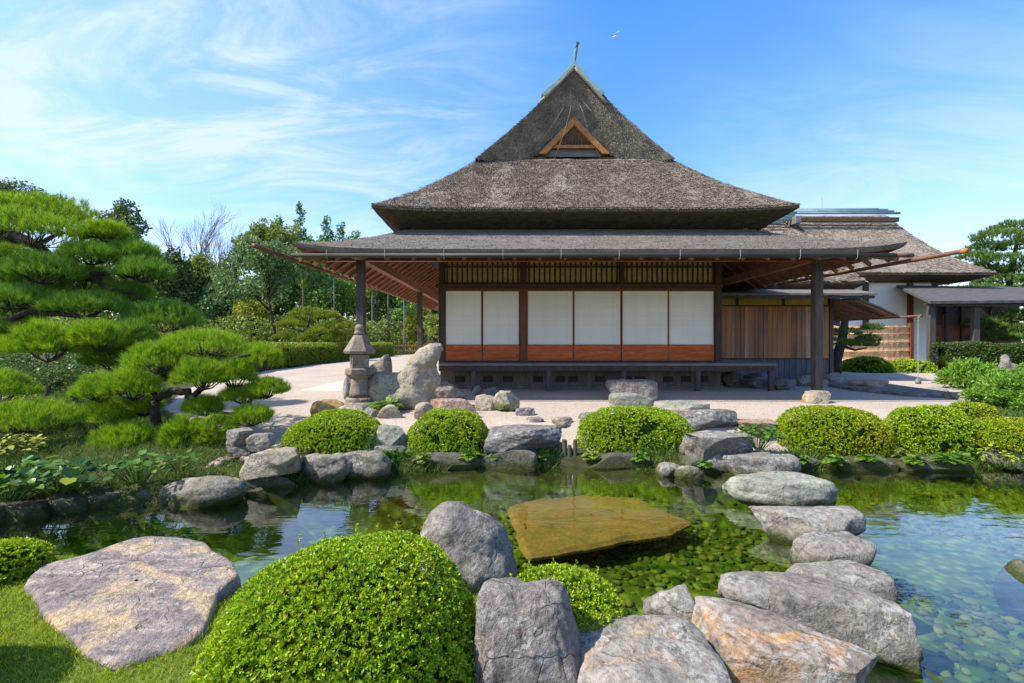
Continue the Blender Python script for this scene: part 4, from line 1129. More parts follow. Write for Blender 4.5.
rock("stepping_stone", "brown stepping stone with big bright orange stain on top", M['rock_orange'], 1.27, 2.24, -.62, -.14, .86, .48, 107, rot=R(-29), flat_top=.42, power=4, facets=11, sub=6, group="stepping stones crossing the pond")
rock_px("stone", "small upright grey stone with pointed top at water's edge between slabs", M['rock_grey'], 647, 712, 585, 655, W_, 108, dep=.32, facets=7, sub=5, front=.4, back=.35)
rock("stepping_stone", "large pale stone slab at bottom edge, sloping left of the orange one", M['rock_warm'], .66, 2.08, -.62, -.10, .80, .68, 109, rot=R(-33), flat_top=.4, power=4, facets=10, sub=6, group="stepping stones crossing the pond")
# near bank
def slab_outline(name, label, m, px, zt, th, seed, cat="stone"):
    """flat stone from its outline as seen, lying at level zt"""
    pts = np.array([(PX(x, GD(y, zt)), GD(y, zt)) for x, y in px])
    n = 160
    cl = np.vstack([pts, pts[:1]]); seg = np.linalg.norm(np.diff(cl, axis=0), axis=1); cum = np.r_[0, np.cumsum(seg)]
    tt = np.linspace(0, cum[-1], n, endpoint=False)
    ring_ = np.c_[np.interp(tt, cum, cl[:, 0]), np.interp(tt, cum, cl[:, 1])]
    c = ring_.mean(0); rows = []
    for k, (f, z) in enumerate([(1.0, -th), (1.02, -th * .5), (1.005, -.035), (.985, -.008)] + [(f, 0) for f in np.linspace(.95, .02, 40)]):
        q = c + (ring_ - c) * f
        P3 = np.c_[q, np.full(n, zt + z)]
        jit = fbm(P3 * np.array([1, 1, 0]), 7, seed + 3, 3)
        P3[:, :2] += (unit(ring_ - c)) * ((.028 if zt < -.5 else .012) * jit * (1 if f > .9 else 0))[:, None]
        if k > 2:
            u = P3 @ np.array([.28, .96, 0]); 
            P3[:, 2] += .012 * fbm(P3, 2.2, seed, 3) + .006 * snoise(np.c_[u * 3.2, P3[:, 0] * .5, u * 0], 6.0, seed + 9) * 1.0
        rows.append(P3)
    V = np.array(rows); i = np.arange(len(rows) - 1)[:, None] * n + np.arange(n)[None]
    j = np.arange(len(rows) - 1)[:, None] * n + (np.arange(n)[None] + 1) % n
    Q = np.stack([i, j, j + n, i + n], -1).reshape(-1, 4)
    o = mesh_np(name, V.reshape(-1, 3), Q, mats=[m], loc=(c[0], c[1], zt - th), smooth=True)
    return tag(o, label, cat)
slab_outline("flat_rock", "broad flat mauve rock with tan streaks set in the lawn by the pond", M['rock_mauve'],
             [(22, 584), (36, 566), (78, 556), (132, 537), (150, 535), (204, 540), (214, 547), (236, 563), (239, 575), (218, 592), (205, 628), (190, 640), (150, 652), (115, 663), (85, 652), (70, 634), (44, 612), (35, 595)], -.30, .3, 131)
# underwater slab
slab_outline("sunken_slab", "sunken orange brown stone slab lying under the pond water", M['sunken'],
             [(508, 507), (540, 499), (590, 495), (632, 493), (650, 503), (692, 520), (668, 531), (600, 543), (530, 553), (518, 535)], -.76, .07, 132)
rock("stone", "mossy brown stone rising from the pond at right edge", M['rock_bank'], PX(1032, 3.3), 3.3, -.8, -.37, .36, .3, 133)

# bank stones, left to right
GB = "stones lining the pond bank"
rock_px("bank_stone", "large sloping pale boulder on left bank below the low pine", M['rock_bank'], 158, 246, 471, 508, W_, 141, dep=.42, facets=6, tilt=.10, group=GB)
rock_px("bank_stone", "cracked cream block on left bank, upper one of two", M['rock_cream'], 245, 299, 446, 476, -.28, 142, dep=.45, facets=6, power=4, flat_top=.7, group=GB)
rock_px("bank_stone", "low cream block at the waterline under a cracked one", M['rock_bank'], 250, 302, 470, 490, W_, 143, dep=.35, power=4, group=GB)
rock_px("bank_stone", "knobbly pitted bank stone under the first clipped bush", M['rock_bank'], 297, 352, 450, 484, W_, 144, dep=.4, facets=4, lump=.26, fine=.06, group=GB)
rock_px("bank_stone", "long dark pitted bank stone under the first bush's right half", M['rock_bank'], 340, 392, 448, 480, W_, 145, dep=.38, facets=4, lump=.22, fine=.05, group=GB)
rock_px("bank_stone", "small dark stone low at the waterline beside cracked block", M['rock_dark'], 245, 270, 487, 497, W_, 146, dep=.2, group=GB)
for k, (a, b, t, u, lb) in enumerate(((118, 163, 485, 504, "grey bank stone just left of the large sloping boulder"), (86, 124, 488, 509, "low dark bank stone among trailing leaves on the left bank"),
                                  (45, 92, 492, 514, "long mossy bank stone under the round butterbur leaves"), (8, 52, 498, 521, "earth coloured bank stone at far left waterline"), (-30, 14, 500, 526, "leftmost dark bank stone at the picture's edge"))):
    rock_px("bank_stone", lb, M['rock_dark'] if k else M['rock_slate'], a, b, t, u, W_, 150 + k, dep=.3, facets=6, flat_top=.7, group=GB)
rock_px("bank_stone", "flat pale blue grey stone between the two left bushes", M['rock_green'], 377, 407, 424, 447, -.22, 160, dep=.35, power=4, flat_top=.6, group=GB)
rock_px("bank_stone", "grooved grey stone below a flat pale one between left bushes", M['rock_slate'], 374, 408, 443, 462, -.38, 161, dep=.25, power=4, groove=.08, group=GB)
rock_px("bank_stone", "long layered slab at the centre bank with dark shaded face", M['rock_slate'], 484, 563, 423, 450, -.2, 162, dep=.55, power=4, facets=6, flat_top=.5, sub=6, group=GB)
rock_px("bank_stone", "dark stone under the layered slab at the centre bank", M['rock_dark'], 478, 540, 446, 470, W_, 163, dep=.35, power=3.4, group=GB)
rock_px("bank_stone", "round grey white stone at waterline right of the middle bush", M['rock_warm'], 656, 683, 461, 477, W_, 164, dep=.22, facets=3, group=GB)
rock_px("bank_stone", "round mossy cream stone at waterline beside a grey white one", M['rock_bank'], 674, 703, 464, 480, W_, 165, dep=.22, facets=3, group=GB)
rock_px("bank_stone", "big square grey block at the landing of the stepping stones", M['rock_grey'], 683, 753, 428, 468, -.36, 166, dep=.6, power=5, facets=5, flat_top=.75, sub=6, group=GB)
rock_px("bank_stone", "rounded grey stone leaning on the square landing block", M['rock_grey'], 700, 735, 447, 474, W_, 167, dep=.3, facets=4, group=GB)
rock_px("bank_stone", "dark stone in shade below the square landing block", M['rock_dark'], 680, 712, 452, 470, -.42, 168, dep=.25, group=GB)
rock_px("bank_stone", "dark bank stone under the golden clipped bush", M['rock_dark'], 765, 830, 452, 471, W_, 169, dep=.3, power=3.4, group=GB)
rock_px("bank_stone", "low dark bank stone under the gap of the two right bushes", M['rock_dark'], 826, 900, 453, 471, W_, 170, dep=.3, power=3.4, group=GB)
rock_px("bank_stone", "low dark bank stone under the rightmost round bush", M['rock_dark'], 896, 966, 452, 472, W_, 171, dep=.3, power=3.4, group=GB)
rock_px("bank_stone", "brown bank stone amid dry twigs near the right edge", M['rock_bank'], 985, 1050, 442, 472, W_, 172, dep=.4, group=GB)
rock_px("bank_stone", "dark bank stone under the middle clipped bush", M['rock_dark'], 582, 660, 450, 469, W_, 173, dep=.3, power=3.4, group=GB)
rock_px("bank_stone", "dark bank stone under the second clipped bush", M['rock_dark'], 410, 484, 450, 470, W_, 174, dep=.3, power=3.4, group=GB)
# stones of the court
rock_px("stone", "weathered ochre stone with a dark hollow, left of the lantern", M['rock_ochre'], 312, 344, 399, 417, 0, 181, dep=.3, power=4, facets=5)
rock_px("stone", "tan weathered stone lying at the lantern's foot, left side", M['rock_cream'], 336, 366, 403, 417, 0, 182, dep=.22)
rock_px("stone", "grey lumpy stone in front of the lantern, right side", M['rock_cream'], 378, 404, 404, 419, 0, 183, dep=.25, facets=6)
rock_px("stone", "small pale stone in front of the lantern base", M['rock_grey'], 360, 382, 407, 418, 0, 184, dep=.2)
rock_px("stone", "long reddish stone behind the second bush", M['rock_red'], 426, 480, 398, 419, 0, 185, dep=.3, power=4, facets=6, flat_top=.75)
rock_px("stone", "pale pink grey stone left of the long reddish one", M['rock_cream'], 415, 434, 401, 420, 0, 186, dep=.25, facets=5)
rock_px("stone", "low purple brown stone right of the tall eroded rock", M['rock_mauve'], 426, 466, 381, 401, 0, 187, dep=.5, facets=6)
rock_px("stone", "pale buff stone, the left one of a pair near the veranda", M['rock_cream'], 475, 497, 394, 411, 0, 188, dep=.3, power=3.4, facets=6)
rock_px("stone", "upright pale buff stone beside a low green herb", M['rock_cream'], 493, 520, 390, 412, 0, 189, dep=.35, power=3.6, facets=6, flat_top=.8)
rock_px("stone", "small grey pointed stone under the veranda edge", M['rock_grey'], 472, 484, 385, 396, 0, 190, dep=.25)
rock_px("stone", "low grey stone behind a buff pair, near the veranda", M['rock_slate'], 480, 500, 387, 397, 0, 191, dep=.3)
rock_px("stone", "flat grey stone right of the low green herb", M['rock_slate'], 515, 536, 407, 416, 0, 192, dep=.25, flat_top=.5)
rock_px("stone", "brown stone nearly buried in gravel, left of centre", M['rock_brown'], 526, 544, 416, 422, 0, 193, dep=.3, flat_top=.5)
rock_px("stone", "tan stone nearly buried in gravel beside the middle bush", M['rock_cream'], 551, 573, 416, 424, 0, 194, dep=.35, flat_top=.5)
rock_px("stone", "tan flush stone just behind the middle bush's left shoulder", M['rock_brown'], 578, 604, 412, 420, 0, 195, dep=.3, flat_top=.5)
rock_px("step_stone", "large brown block stone for stepping up to the veranda", M['rock_brown'], 605, 657, 378, 401, 0, 196, dep=.62, power=6, facets=3, lump=.05, flat_top=.85, cat="stone")
rock_px("step_stone", "greenish grey stone in front of the brown veranda block", M['rock_green'], 609, 655, 392, 409, 0, 197, dep=.42, power=4, facets=6, flat_top=.75)
rock_px("step_stone", "flat pale green slab right of the veranda block", M['rock_green'], 654, 708, 400, 413, 0, 198, dep=.55, power=4, facets=6, flat_top=.55)
rock_px("step_stone", "pale low stone showing under the flat pale green slab", M['rock_cream'], 662, 700, 408, 418, 0, 199, dep=.3, power=4, flat_top=.6)
rock_px("step_stone", "dark layered slab lying on the bank above the landing block", M['rock_slate'], 679, 738, 409, 428, 0, 200, dep=.42, power=3.4, facets=7, flat_top=.6)
rock_px("step_stone", "pinkish flush slab right of the dark layered one", M['rock_red'], 738, 778, 419, 429, 0, 201, dep=.4, power=4, flat_top=.4)
rock_px("base_stone", "rough tan footing stone under the right eave post", M['rock_cream'], 803, 830, 390, 404, 0, 202, dep=.42, power=4, facets=4, flat_top=.7)
rock_px("stone", "dark blue grey boulder beneath the deck's right end", M['rock_slate'], 742, 772, 372, 389, 0, 203, dep=.7, power=3.4)
rock_px("stone", "low dark boulder between deck end and right eave post", M['rock_slate'], 768, 797, 377, 391, 0, 204, dep=.6, facets=6)
rock_px("stone", "blue grey boulder under the deck, left of its end post", M['rock_slate'], 720, 744, 371, 387, 0, 205, dep=.7, power=3.4)
rock_px("stone", "pale rubble stone at the foot of the plank wing", M['rock_grey'], 797, 818, 375, 387, 0, 206, dep=.5)
rock_px("stone", "pale rubble stone beyond the right eave post", M['rock_grey'], 826, 846, 372, 385, 0, 207, dep=.5)
rock_px("stone", "flat reddish kerb stone on the raised path", M['rock_red'], 852, 888, 379, 388, .05, 208, dep=.6, flat_top=.6)
for k, (a, b, t, u, lb) in enumerate(((948, 962, 391, 400, "grey kerb stone near the light green shrubs"), (960, 976, 394, 404, "pale kerb stone right behind the small olive bush"), (930, 946, 386, 393, "small tan kerb stone by the raised path"))):
    rock_px("stone", lb, M['rock_grey'], a, b, t, u, 0, 210 + k, dep=.4)
rock_px("stone", "brown stone on the bank above the pebbles, left court edge", M['rock_warm'], 228, 258, 427, 443, -.05, 215, dep=.35, facets=6, flat_top=.6)
rock_px("stone", "rounded stone beside the brown one above the pebbles", M['rock_cream'], 250, 274, 431, 444, -.05, 216, dep=.3, facets=4)
rock_px("stone", "dark flat stone shadowed at the left court edge", M['rock_dark'], 226, 256, 440, 450, -.15, 217, dep=.3, flat_top=.5)
rock_px("stone", "grey stone behind the lantern, standing upright with dark pit", M['rock_grey'], 342, 357, 375, 402, 0, 218, dep=.3, facets=6)
# pebbles pressed in the bank
mb_parts = []
g = np.random.default_rng(5)
for i in range(90):
    x = g.uniform(-3.75, -2.7); y = g.uniform(5.55, 6.25)
    if y < 5.6 + (x + 2.7) * -.25 - .3: continue
    s = g.uniform(.03, .06)
    V, Fc = ICO[2]; Vq = V * np.array([s, s * g.uniform(.7, 1), s * .7]) * (1 + .12 * snoise(V, 2, i)[:, None]); Vq = Vq + np.array([x, y, gz(x, y) + s * .3])
    mb_parts.append((Vq, Fc))
V, Fc = merge_np(mb_parts)
M['pebble'] = m_noise('bank_pebbles', [(0.3, (0.12, 0.09, 0.07)), (0.7, (0.30, 0.22, 0.17))], 5, bumpk=.2, island=.45)
tag(mesh_np("bank_pebbles", V, Ft=Fc, mats=[M['pebble']], smooth=True), "small brown pebbles pressed in the bank under the pine", "pebbles", kind="stuff")
# pebbles on the pond bed
M['bed_pebble'] = m_leaf('pond_bed_pebbles', (0.025, 0.04, 0.005), (0.165, 0.16, 0.03), (0.27, 0.21, 0.085), 0.0, 0.9, 0.1, clump=(4.0, (.35, .75, .3)))
mb_parts = []
Pp = np.c_[g.uniform(-4.6, 6.5, 8500), g.uniform(1.5, 6.0, 8500)]
Pp = Pp[snoise(np.c_[Pp, Pp[:, 0] * 0], 1.5, 55) + .5 * snoise(np.c_[Pp, Pp[:, 0] * 0], 5, 56) > -.85]
hh, ins, dd = ground_h(Pp)
Pp = Pp[ins & (dd > .15)]; hh = hh[ins & (dd > .15)]
V0, F0 = ICO[2]
for i, (x, y) in enumerate(Pp):
    s = g.uniform(.014, .05) * (1.1 if x > -.5 else .8)
    a = g.uniform(0, 3.14)
    q = V0 * np.array([s, s * g.uniform(.6, .95), s * .5]) * (1 + .22 * snoise(V0, 2.2, i % 37)[:, None])
    q = np.c_[q[:, 0] * math.cos(a) - q[:, 1] * math.sin(a), q[:, 0] * math.sin(a) + q[:, 1] * math.cos(a), q[:, 2]]
    mb_parts.append((q + np.array([x, y, hh[i] + s * .25]), F0))
V, Fc = merge_np(mb_parts)
tag(mesh_np("pond_bed_pebbles", V, Ft=Fc, mats=[M['bed_pebble']], smooth=True), "mossy pebbles covering the pond bed", "pebbles", kind="stuff")

V1, F1 = ico(1)
gp_ = np.c_[g.uniform(-5.5, 8, 8000), 6.35 + 4.4 * g.uniform(0, 1, 8000) ** 1.3]
gp_ = gp_[inside(gp_, GRAVEL)]; gh_ = ground_h(gp_)[0]
sz = g.uniform(.003, .008, len(gp_)) ; sq = g.uniform(.5, .9, (len(gp_), 1, 1))
VV = V1[None] * sz[:, None, None] * np.concatenate([np.ones((len(gp_), 1, 1)), sq, sq * .8], 2) + np.c_[gp_, gh_ + .003][:, None, :]
FF = F1[None] + (np.arange(len(gp_)) * len(V1))[:, None, None]
M['grit'] = m_leaf('court_grit', (0.18, 0.14, 0.11), (0.46, 0.385, 0.31), (0.10, 0.06, 0.03), 0.0, 0.9, 0.1)
tag(mesh_np("gravel_grains", VV.reshape(-1, 3), Ft=FF.reshape(-1, 3), mats=[M['grit']], smooth=True), "loose grains of pinkish gravel on the court", "gravel", kind="stuff")
# tall eroded rock: lumps merged and worn
def blob_rock(name, label, m, blobs, vox, seed, rough=.03, loc=None, cat="rock"):
    bm = bmesh.new()
    for (c, r, rot) in blobs:
        res = bmesh.ops.create_icosphere(bm, subdivisions=3, radius=1.0)
        from mathutils import Matrix, Euler
        mt = Matrix.Translation(c) @ Euler(rot).to_matrix().to_4x4() @ Matrix.Diagonal((*r, 1))
        bmesh.ops.transform(bm, matrix=mt, verts=res['verts'])
    me = bpy.data.meshes.new(name + "_source"); bm.to_mesh(me); bm.free()
    tmp = bpy.data.objects.new(name, me); COL.objects.link(tmp)
    md = tmp.modifiers.new("r", 'REMESH'); md.mode = 'VOXEL'; md.voxel_size = vox
    ms = tmp.modifiers.new("s", 'SMOOTH'); ms.factor = .6; ms.iterations = 8
    dg = bpy.context.evaluated_depsgraph_get(); ev = tmp.evaluated_get(dg)
    em = ev.to_mesh()
    V = np.array([v.co[:] for v in em.vertices]); Nn = np.array([v.normal[:] for v in em.vertices])
    Fq = np.array([list(p.vertices) for p in em.polygons if len(p.vertices) == 4])
    ev.to_mesh_clear(); bpy.data.objects.remove(tmp); bpy.data.meshes.remove(me)
    V = V + Nn * (rough * fbm(V, 6, seed, 4, .6))[:, None] - Nn * (rough * 1.2 * np.abs(snoise(V, 4.2, seed + 9)))[:, None]
    return tag(mesh_np(name, V, Fq, mats=[m], loc=loc, smooth=True), label, cat)
D0 = 8.55
def B(px, py, rx, ry, rz, rot=(0, 0, 0), dy=0.0): return ((PX(px, D0 + dy), D0 + dy, PZ(py, D0 + dy)), (rx, ry, rz), rot)
def outline_rock(name, label, m, px, d, depth, seed, vox=.03, rough=.03, p=2.4, pit=1.2, smooth=6, freq=6.0, loc_z=0.0, cat="rock", lean=0.0, vert=0.0):
    """a stone lofted front to back from its outline; rounded in depth, then worn by noise"""
    P = np.array([(PX(x, d), PZ(y, d)) for x, y in px]); n = 72
    cl_ = np.vstack([P, P[:1]]); cum = np.r_[0, np.cumsum(np.linalg.norm(np.diff(cl_, axis=0), axis=1))]
    tt = np.linspace(0, cum[-1], n, endpoint=False)
    ring_ = np.c_[np.interp(tt, cum, cl_[:, 0]), np.interp(tt, cum, cl_[:, 1])]
    c = np.array([ring_[:, 0].mean(), ring_[:, 1].min() * .6 + ring_[:, 1].mean() * .4])
    g = np.random.default_rng(seed); rows = []
    ts = np.sin(np.linspace(-1, 1, 15) * math.pi / 2) * .995
    for t in ts:
        s = (1 - abs(t) ** p) ** (1 / p)
        q_ = c + (ring_ - c) * s + np.array([.05 * t, 0])
        rows.append(np.c_[q_[:, 0], np.full(n, d + t * depth / 2) + lean * (q_[:, 1] - c[1]), q_[:, 1]])
    V = np.array(rows); nr = len(rows)
    i = np.arange(nr - 1)[:, None] * n + np.arange(n)[None]; j = np.arange(nr - 1)[:, None] * n + (np.arange(n)[None] + 1) % n
    Q = np.stack([i, j, j + n, i + n], -1).reshape(-1, 4)
    me = bpy.data.meshes.new(name + "_source"); me.from_pydata([tuple(v) for v in V.reshape(-1, 3)], [], [tuple(int(k) for k in f) for f in Q] + [tuple(range(n))[::-1], tuple((nr - 1) * n + k for k in range(n))])
    bm = bmesh.new(); bm.from_mesh(me); bmesh.ops.recalc_face_normals(bm, faces=bm.faces); bm.to_mesh(me); bm.free()
    tmp = bpy.data.objects.new(name, me); COL.objects.link(tmp)
    md = tmp.modifiers.new("r", 'REMESH'); md.mode = 'VOXEL'; md.voxel_size = vox
    ms = tmp.modifiers.new("s", 'SMOOTH'); ms.factor = .5; ms.iterations = smooth
    ev = tmp.evaluated_get(bpy.context.evaluated_depsgraph_get()); em = ev.to_mesh()
    V = np.array([v.co[:] for v in em.vertices]); Nn = np.array([v.normal[:] for v in em.vertices])
    Fq = np.array([list(f.vertices) for f in em.polygons if len(f.vertices) == 4])
    ev.to_mesh_clear(); bpy.data.objects.remove(tmp); bpy.data.meshes.remove(me)
    if vert:
        Sv = V * np.array([1, 1, .16])
        V = V - Nn * (vert * (np.abs(snoise(Sv, 11, seed + 5)) ** .7 + .5 * np.abs(snoise(Sv, 26, seed + 6))))[:, None]
    V = V + Nn * (rough * fbm(V, freq, seed, 5, .62))[:, None] - Nn * (rough * pit * np.abs(snoise(V, freq * .7, seed + 9)))[:, None]
    return tag(mesh_np(name, V, Fq, mats=[m], loc=(c[0], d, loc_z), smooth=True), label, cat)
outline_rock("eroded_rock", "tall cream eroded rock with hooked top beside the stone lantern", M['rock_cream'],
             [(365, 410), (363, 392), (368, 376), (376, 370), (390, 372), (400, 371), (405, 363), (411, 354), (419, 347), (428, 343), (437, 341), (444, 344), (445, 350), (440, 355), (437, 362), (438, 371), (441, 378), (438, 386), (433, 391), (437, 398), (438, 410)],
             D0, .62, 301, vox=.026, rough=.026, freq=6.5, pit=1.6, smooth=4)
outline_rock("tilted_rock", "broken tan slab tilted up behind the lantern's right side", M['rock_cream'],
             [(368, 412), (369, 385), (370, 367), (374, 363), (380, 358), (386, 353.5), (388, 356), (389.5, 366), (391, 385), (392, 412)], 8.95, .30, 302, vox=.022, rough=.012, p=5, smooth=2)
outline_rock("boulder", "pointed grey boulder with dark hollow on its face beside the water", M['rock_grey'],
             [(416, 610), (417, 560), (419, 540), (424, 522), (434, 509), (446, 502), (458, 502), (472, 510), (488, 520), (503, 531), (514, 545), (519, 565), (516, 590), (510, 612)],
             3.2, .62, 303, vox=.018, rough=.022, freq=7, pit=1.5, smooth=3, p=2.0, loc_z=-.6, cat="boulder")
outline_rock("boulder", "upright brown grooved boulder between two bushes in the foreground", M['rock_brown'],
             [(472, 760), (469, 680), (470, 630), (473, 603), (480, 592), (494, 590), (507, 586), (522, 591), (537, 586), (552, 584), (566, 592), (577, 610), (585, 645), (591, 690), (596, 760)],
             2.03, .40, 122, vox=.011, rough=.012, freq=9, pit=2.4, smooth=3, p=2.6, loc_z=-.6, cat="boulder", lean=.12, vert=.022)
# ------------------------------------------------------------------ stone lantern
LD = 8.32
lan = thing("stone_lantern", (PX(359.5, LD), LD, 0), "weathered stone lantern with flared roof and round knob beside the tall rock", "stone lantern")
lx, ly = PX(359.5, LD), LD
def lz(py): return PZ(py, LD)
pp = F / LD
MB().lathe((lx, ly, 0), [(.335, 0), (.345, lz(405)), (.32, lz(402.5)), (.255, lz(401)), (.25, lz(398.5)), (.22, lz(397))], 28).build("base", M['lantern'], lan, smooth=False, bevel=.006)
MB().lathe((lx, ly, 0), [(.19, lz(397)), (.172, lz(392)), (.155, lz(385)), (.15, lz(380)), (.155, lz(378.3))], 28).build("shaft", M['lantern'], lan, smooth=True)
MB().lathe((lx, ly, 0), [(.17, lz(378.3)), (.245, lz(374.5)), (.255, lz(373.5)), (.255, lz(369)), (.235, lz(367.8))], 6, R(15)).build("platform", M['lantern'], lan, bevel=.012)
# light box with openings
mb = MB(); hw = .145; zb0, zb1 = lz(367.8), lz(354.5); zo0, zo1 = lz(364.5), lz(358)
rot_l = R(28)
def rl_(x, y): return (lx + x * math.cos(rot_l) - y * math.sin(rot_l), ly + x * math.sin(rot_l) + y * math.cos(rot_l))
def lbox(x0, x1, y0, y1, z0, z1):
    c = [rl_(x0, y0), rl_(x1, y0), rl_(x1, y1), rl_(x0, y1)]
    mb.prism([Vector((p[0], p[1], z0)) for p in c], (0, 0, z1 - z0))
lbox(-hw, hw, -hw, hw, zb0, zo0 - .001); lbox(-hw, hw, -hw, hw, zo1 + .001, zb1)
ow = .05
lbox(ow, hw, -hw, hw, zo0, zo1)
lbox(-hw, -ow, ow, hw, zo0, zo1)
lbox(-hw, -ow, -hw, -ow, zo0, zo1)
lbox(-ow + .002, ow - .002, -hw + .0, -hw + .13, zo0, zo1)
mb.build("light_box", M['lantern'], lan, bevel=.004)
# roof: six-sided, hollow curve
vs, fs = [], []
prof = [(.265, lz(353.5)), (.285, lz(351)), (.225, lz(346)), (.165, lz(340.5)), (.115, lz(336)), (.09, lz(335))]
MB().lathe((lx, ly, 0), prof, 6, R(12)).build("roof", M['lantern'], lan, bevel=.008)
MB().lathe((lx, ly, 0), [(.085, lz(335)), (.095, lz(333)), (.085, lz(331.3)), (.075, lz(331)), (.09, lz(329)), (.085, lz(327)), (.055, lz(325)), (.01, lz(324.2))], 20).build("knob", M['lantern'], lan, smooth=True)

# ------------------------------------------------------------------ clipped azaleas
def azalea(name, label, m, cx_, cy_, zb, zt, rx, ry, leaf, dens, seed, power=2.5, group=None, cat="bush", sprout=0, low=-.12, wob=.045):
    g = np.random.default_rng(seed)
    h = zt - zb
    area = 2 * math.pi * ((rx * ry + rx * h + ry * h) / 3)
    n = int(area / (leaf * leaf) * dens)
    d = rdir(int(n * 1.75), g); d = d[d[:, 2] > low][:n]
    rr = 1.0 / ((np.abs(d) ** power).sum(1) ** (1 / power))
    keep = snoise(d, 13, seed + 7) < .95
    d = d[keep]; rr = rr[keep]
    P = d * rr[:, None]
    lum = 1 + wob * snoise(d, 3.0, seed) + wob * .7 * snoise(d, 8, seed + 1)
    lay = np.where(g.uniform(size=len(d)) < .32, g.uniform(.86, .97, len(d)), g.uniform(.975, 1.025, len(d)))
    scl = np.array([rx, ry, h])
    Pw = P * (lum * lay)[:, None] * scl
    nr = unit(np.sign(P) * np.abs(P) ** (power - 1) / scl)
    nr = unit(nr + rdir(len(d), g) * .35 + np.array([0, 0, .25]))
    C, D = [], []
    k = 7
    t1 = unit(np.cross(nr, rdir(len(d), g))); t2 = np.cross(nr, t1)
    for j in range(k):
        a = 2 * math.pi * j / k + g.uniform(0, 1, len(d))
        ca = np.cos(a)[:, None]; sa = np.sin(a)[:, None]
        tilt = g.uniform(.45, 1.25, len(d))[:, None]
        C.append(Pw); D.append(unit(nr * np.cos(tilt) + (t1 * ca + t2 * sa) * np.sin(tilt)))
    C = np.concatenate(C); D = np.concatenate(D)
    L = leaf * g.uniform(.65, 1.25, len(C))
    V, Q = leaf_quads(C, D, L, L * .46, .15, g)
    if sprout:
        dd = rdir(sprout * 6, g); dd = dd[dd[:, 2] > .35][:sprout]
        Ps = dd / ((np.abs(dd) ** power).sum(1) ** (1 / power))[:, None] * scl
        C2, D2 = [], []
        for q in range(7):
            for j in range(4):
                C2.append(Ps + np.array([0, 0, leaf * (.5 + .55 * q)])); D2.append(unit(np.array([0, 0, 1.0]) + rdir(len(Ps), g) * 1.0))
        C2 = np.concatenate(C2); D2 = np.concatenate(D2)
        V2, Q2 = leaf_quads(C2, D2, leaf * .8, leaf * .38, .1, g)
        Q = np.concatenate([Q, Q2 + len(V)]); V = np.concatenate([V, V2])
    # twiggy core
    Vc, Fc = ICO[4]; rc = 1.0 / ((np.abs(Vc) ** power).sum(1) ** (1 / power))
    Vc = Vc * rc[:, None] * .84 * (1 + wob * snoise(Vc, 3.0, seed) + wob * .7 * snoise(Vc, 8, seed + 1))[:, None] * scl
    Vc[:, 2] = np.maximum(Vc[:, 2], low * h)
    Vall = np.concatenate([V, Vc]) + np.array([cx_, cy_, zb])
    Ft = Fc + len(V)
    o = mesh_np(name, Vall, Q, Ft, mats=[m, M['bush_core']], loc=(cx_, cy_, zb), midx=np.r_[np.zeros(len(Q)), np.ones(len(Ft))])
    return tag(o, label, cat, group)
def azalea_px(label, m, x0, x1, yt, yb, zb, seed, leaf=.026, dens=2.1, dep=None, **kw):
    df = GD(yb, zb); w0 = (x1 - x0) / F * df; dep = dep or w0 * .85
    dm = df + dep * .5; w = (x1 - x0) / F * dm
    zt = PZ(yt, df + dep * .62)
    return azalea("azalea_bush", label, m, PX((x0 + x1) / 2, dm), dm, zb + .06, zt - .01, w / 2 - .015, dep / 2, leaf, dens, seed, low=-.22, **kw)
GA = "clipped azalea bushes on the far bank"
azalea_px("clipped round bush partly in pine shade, left of the lantern's foot", M['bush'], 288, 382, 411, 458, -.30, 401, group=GA)
azalea_px("round bright green clipped bush in front of the long reddish stone", M['bush'], 408, 490, 409, 458, -.34, 402, group=GA, dep=.85)
azalea_px("wide clipped bush on the bank in front of the brown veranda block", M['bush'], 578, 695, 407, 457, -.34, 403, group=GA, dep=.95)
azalea_px("wide golden tinged clipped bush near the right eave post", M['bush_gold'], 773, 890, 405, 458, -.33, 404, group=GA, dep=.95)
azalea_px("clipped bush right next to the golden tinged one", M['bush'], 884, 969, 405, 460, -.36, 405, group=GA, dep=.9)
azalea_px("low olive bush with reddish leaves at the court edge", M['bush_gold'], 956, 990, 402, 421, -.02, 406, leaf=.035, dep=.5)
azalea("azalea_bush", "clipped bush beyond the lower left corner casting a rounded shadow on the lawn", M['bush'], -2.92, 1.90, -.36, .36, .45, .40, .026, 2.0, 414)
azalea_px("clipped golden bush shaded in part at the right edge bank", M['bush_gold'], 975, 1050, 417, 450, -.15, 407, dep=.8)
azalea("azalea_bush", "huge clipped round bush with fresh green leaves in the foreground", M['bush'], -.765, 2.12, -.36, .30, .605, .54, .0185, 2.4, 411, power=2.3, sprout=22, wob=.045)
azalea("azalea_bush", "foreground bush behind the upright grooved boulder", M['bush'], .245, 2.40, -.40, .02, .385, .27, .0185, 2.2, 412, power=2.3, sprout=22)
azalea("azalea_bush", "small clipped bush at the left edge beside the flat rock", M['bush'], -3.55, 3.10, -.36, -.14, .31, .26, .024, 2.0, 413)
GB2 = "dark green domes by the bamboo fence"
azalea_px("dark green dome bush by the bamboo fence, left one", M['bush_green'], 846, 887, 357, 373, 0.0, 421, leaf=.09, dens=1.8, group=GB2)
azalea_px("low lighter dome bush in front of the white wall", M['bush'], 890, 930, 360, 373, 0.0, 422, leaf=.08, dens=1.8, group=GB2)
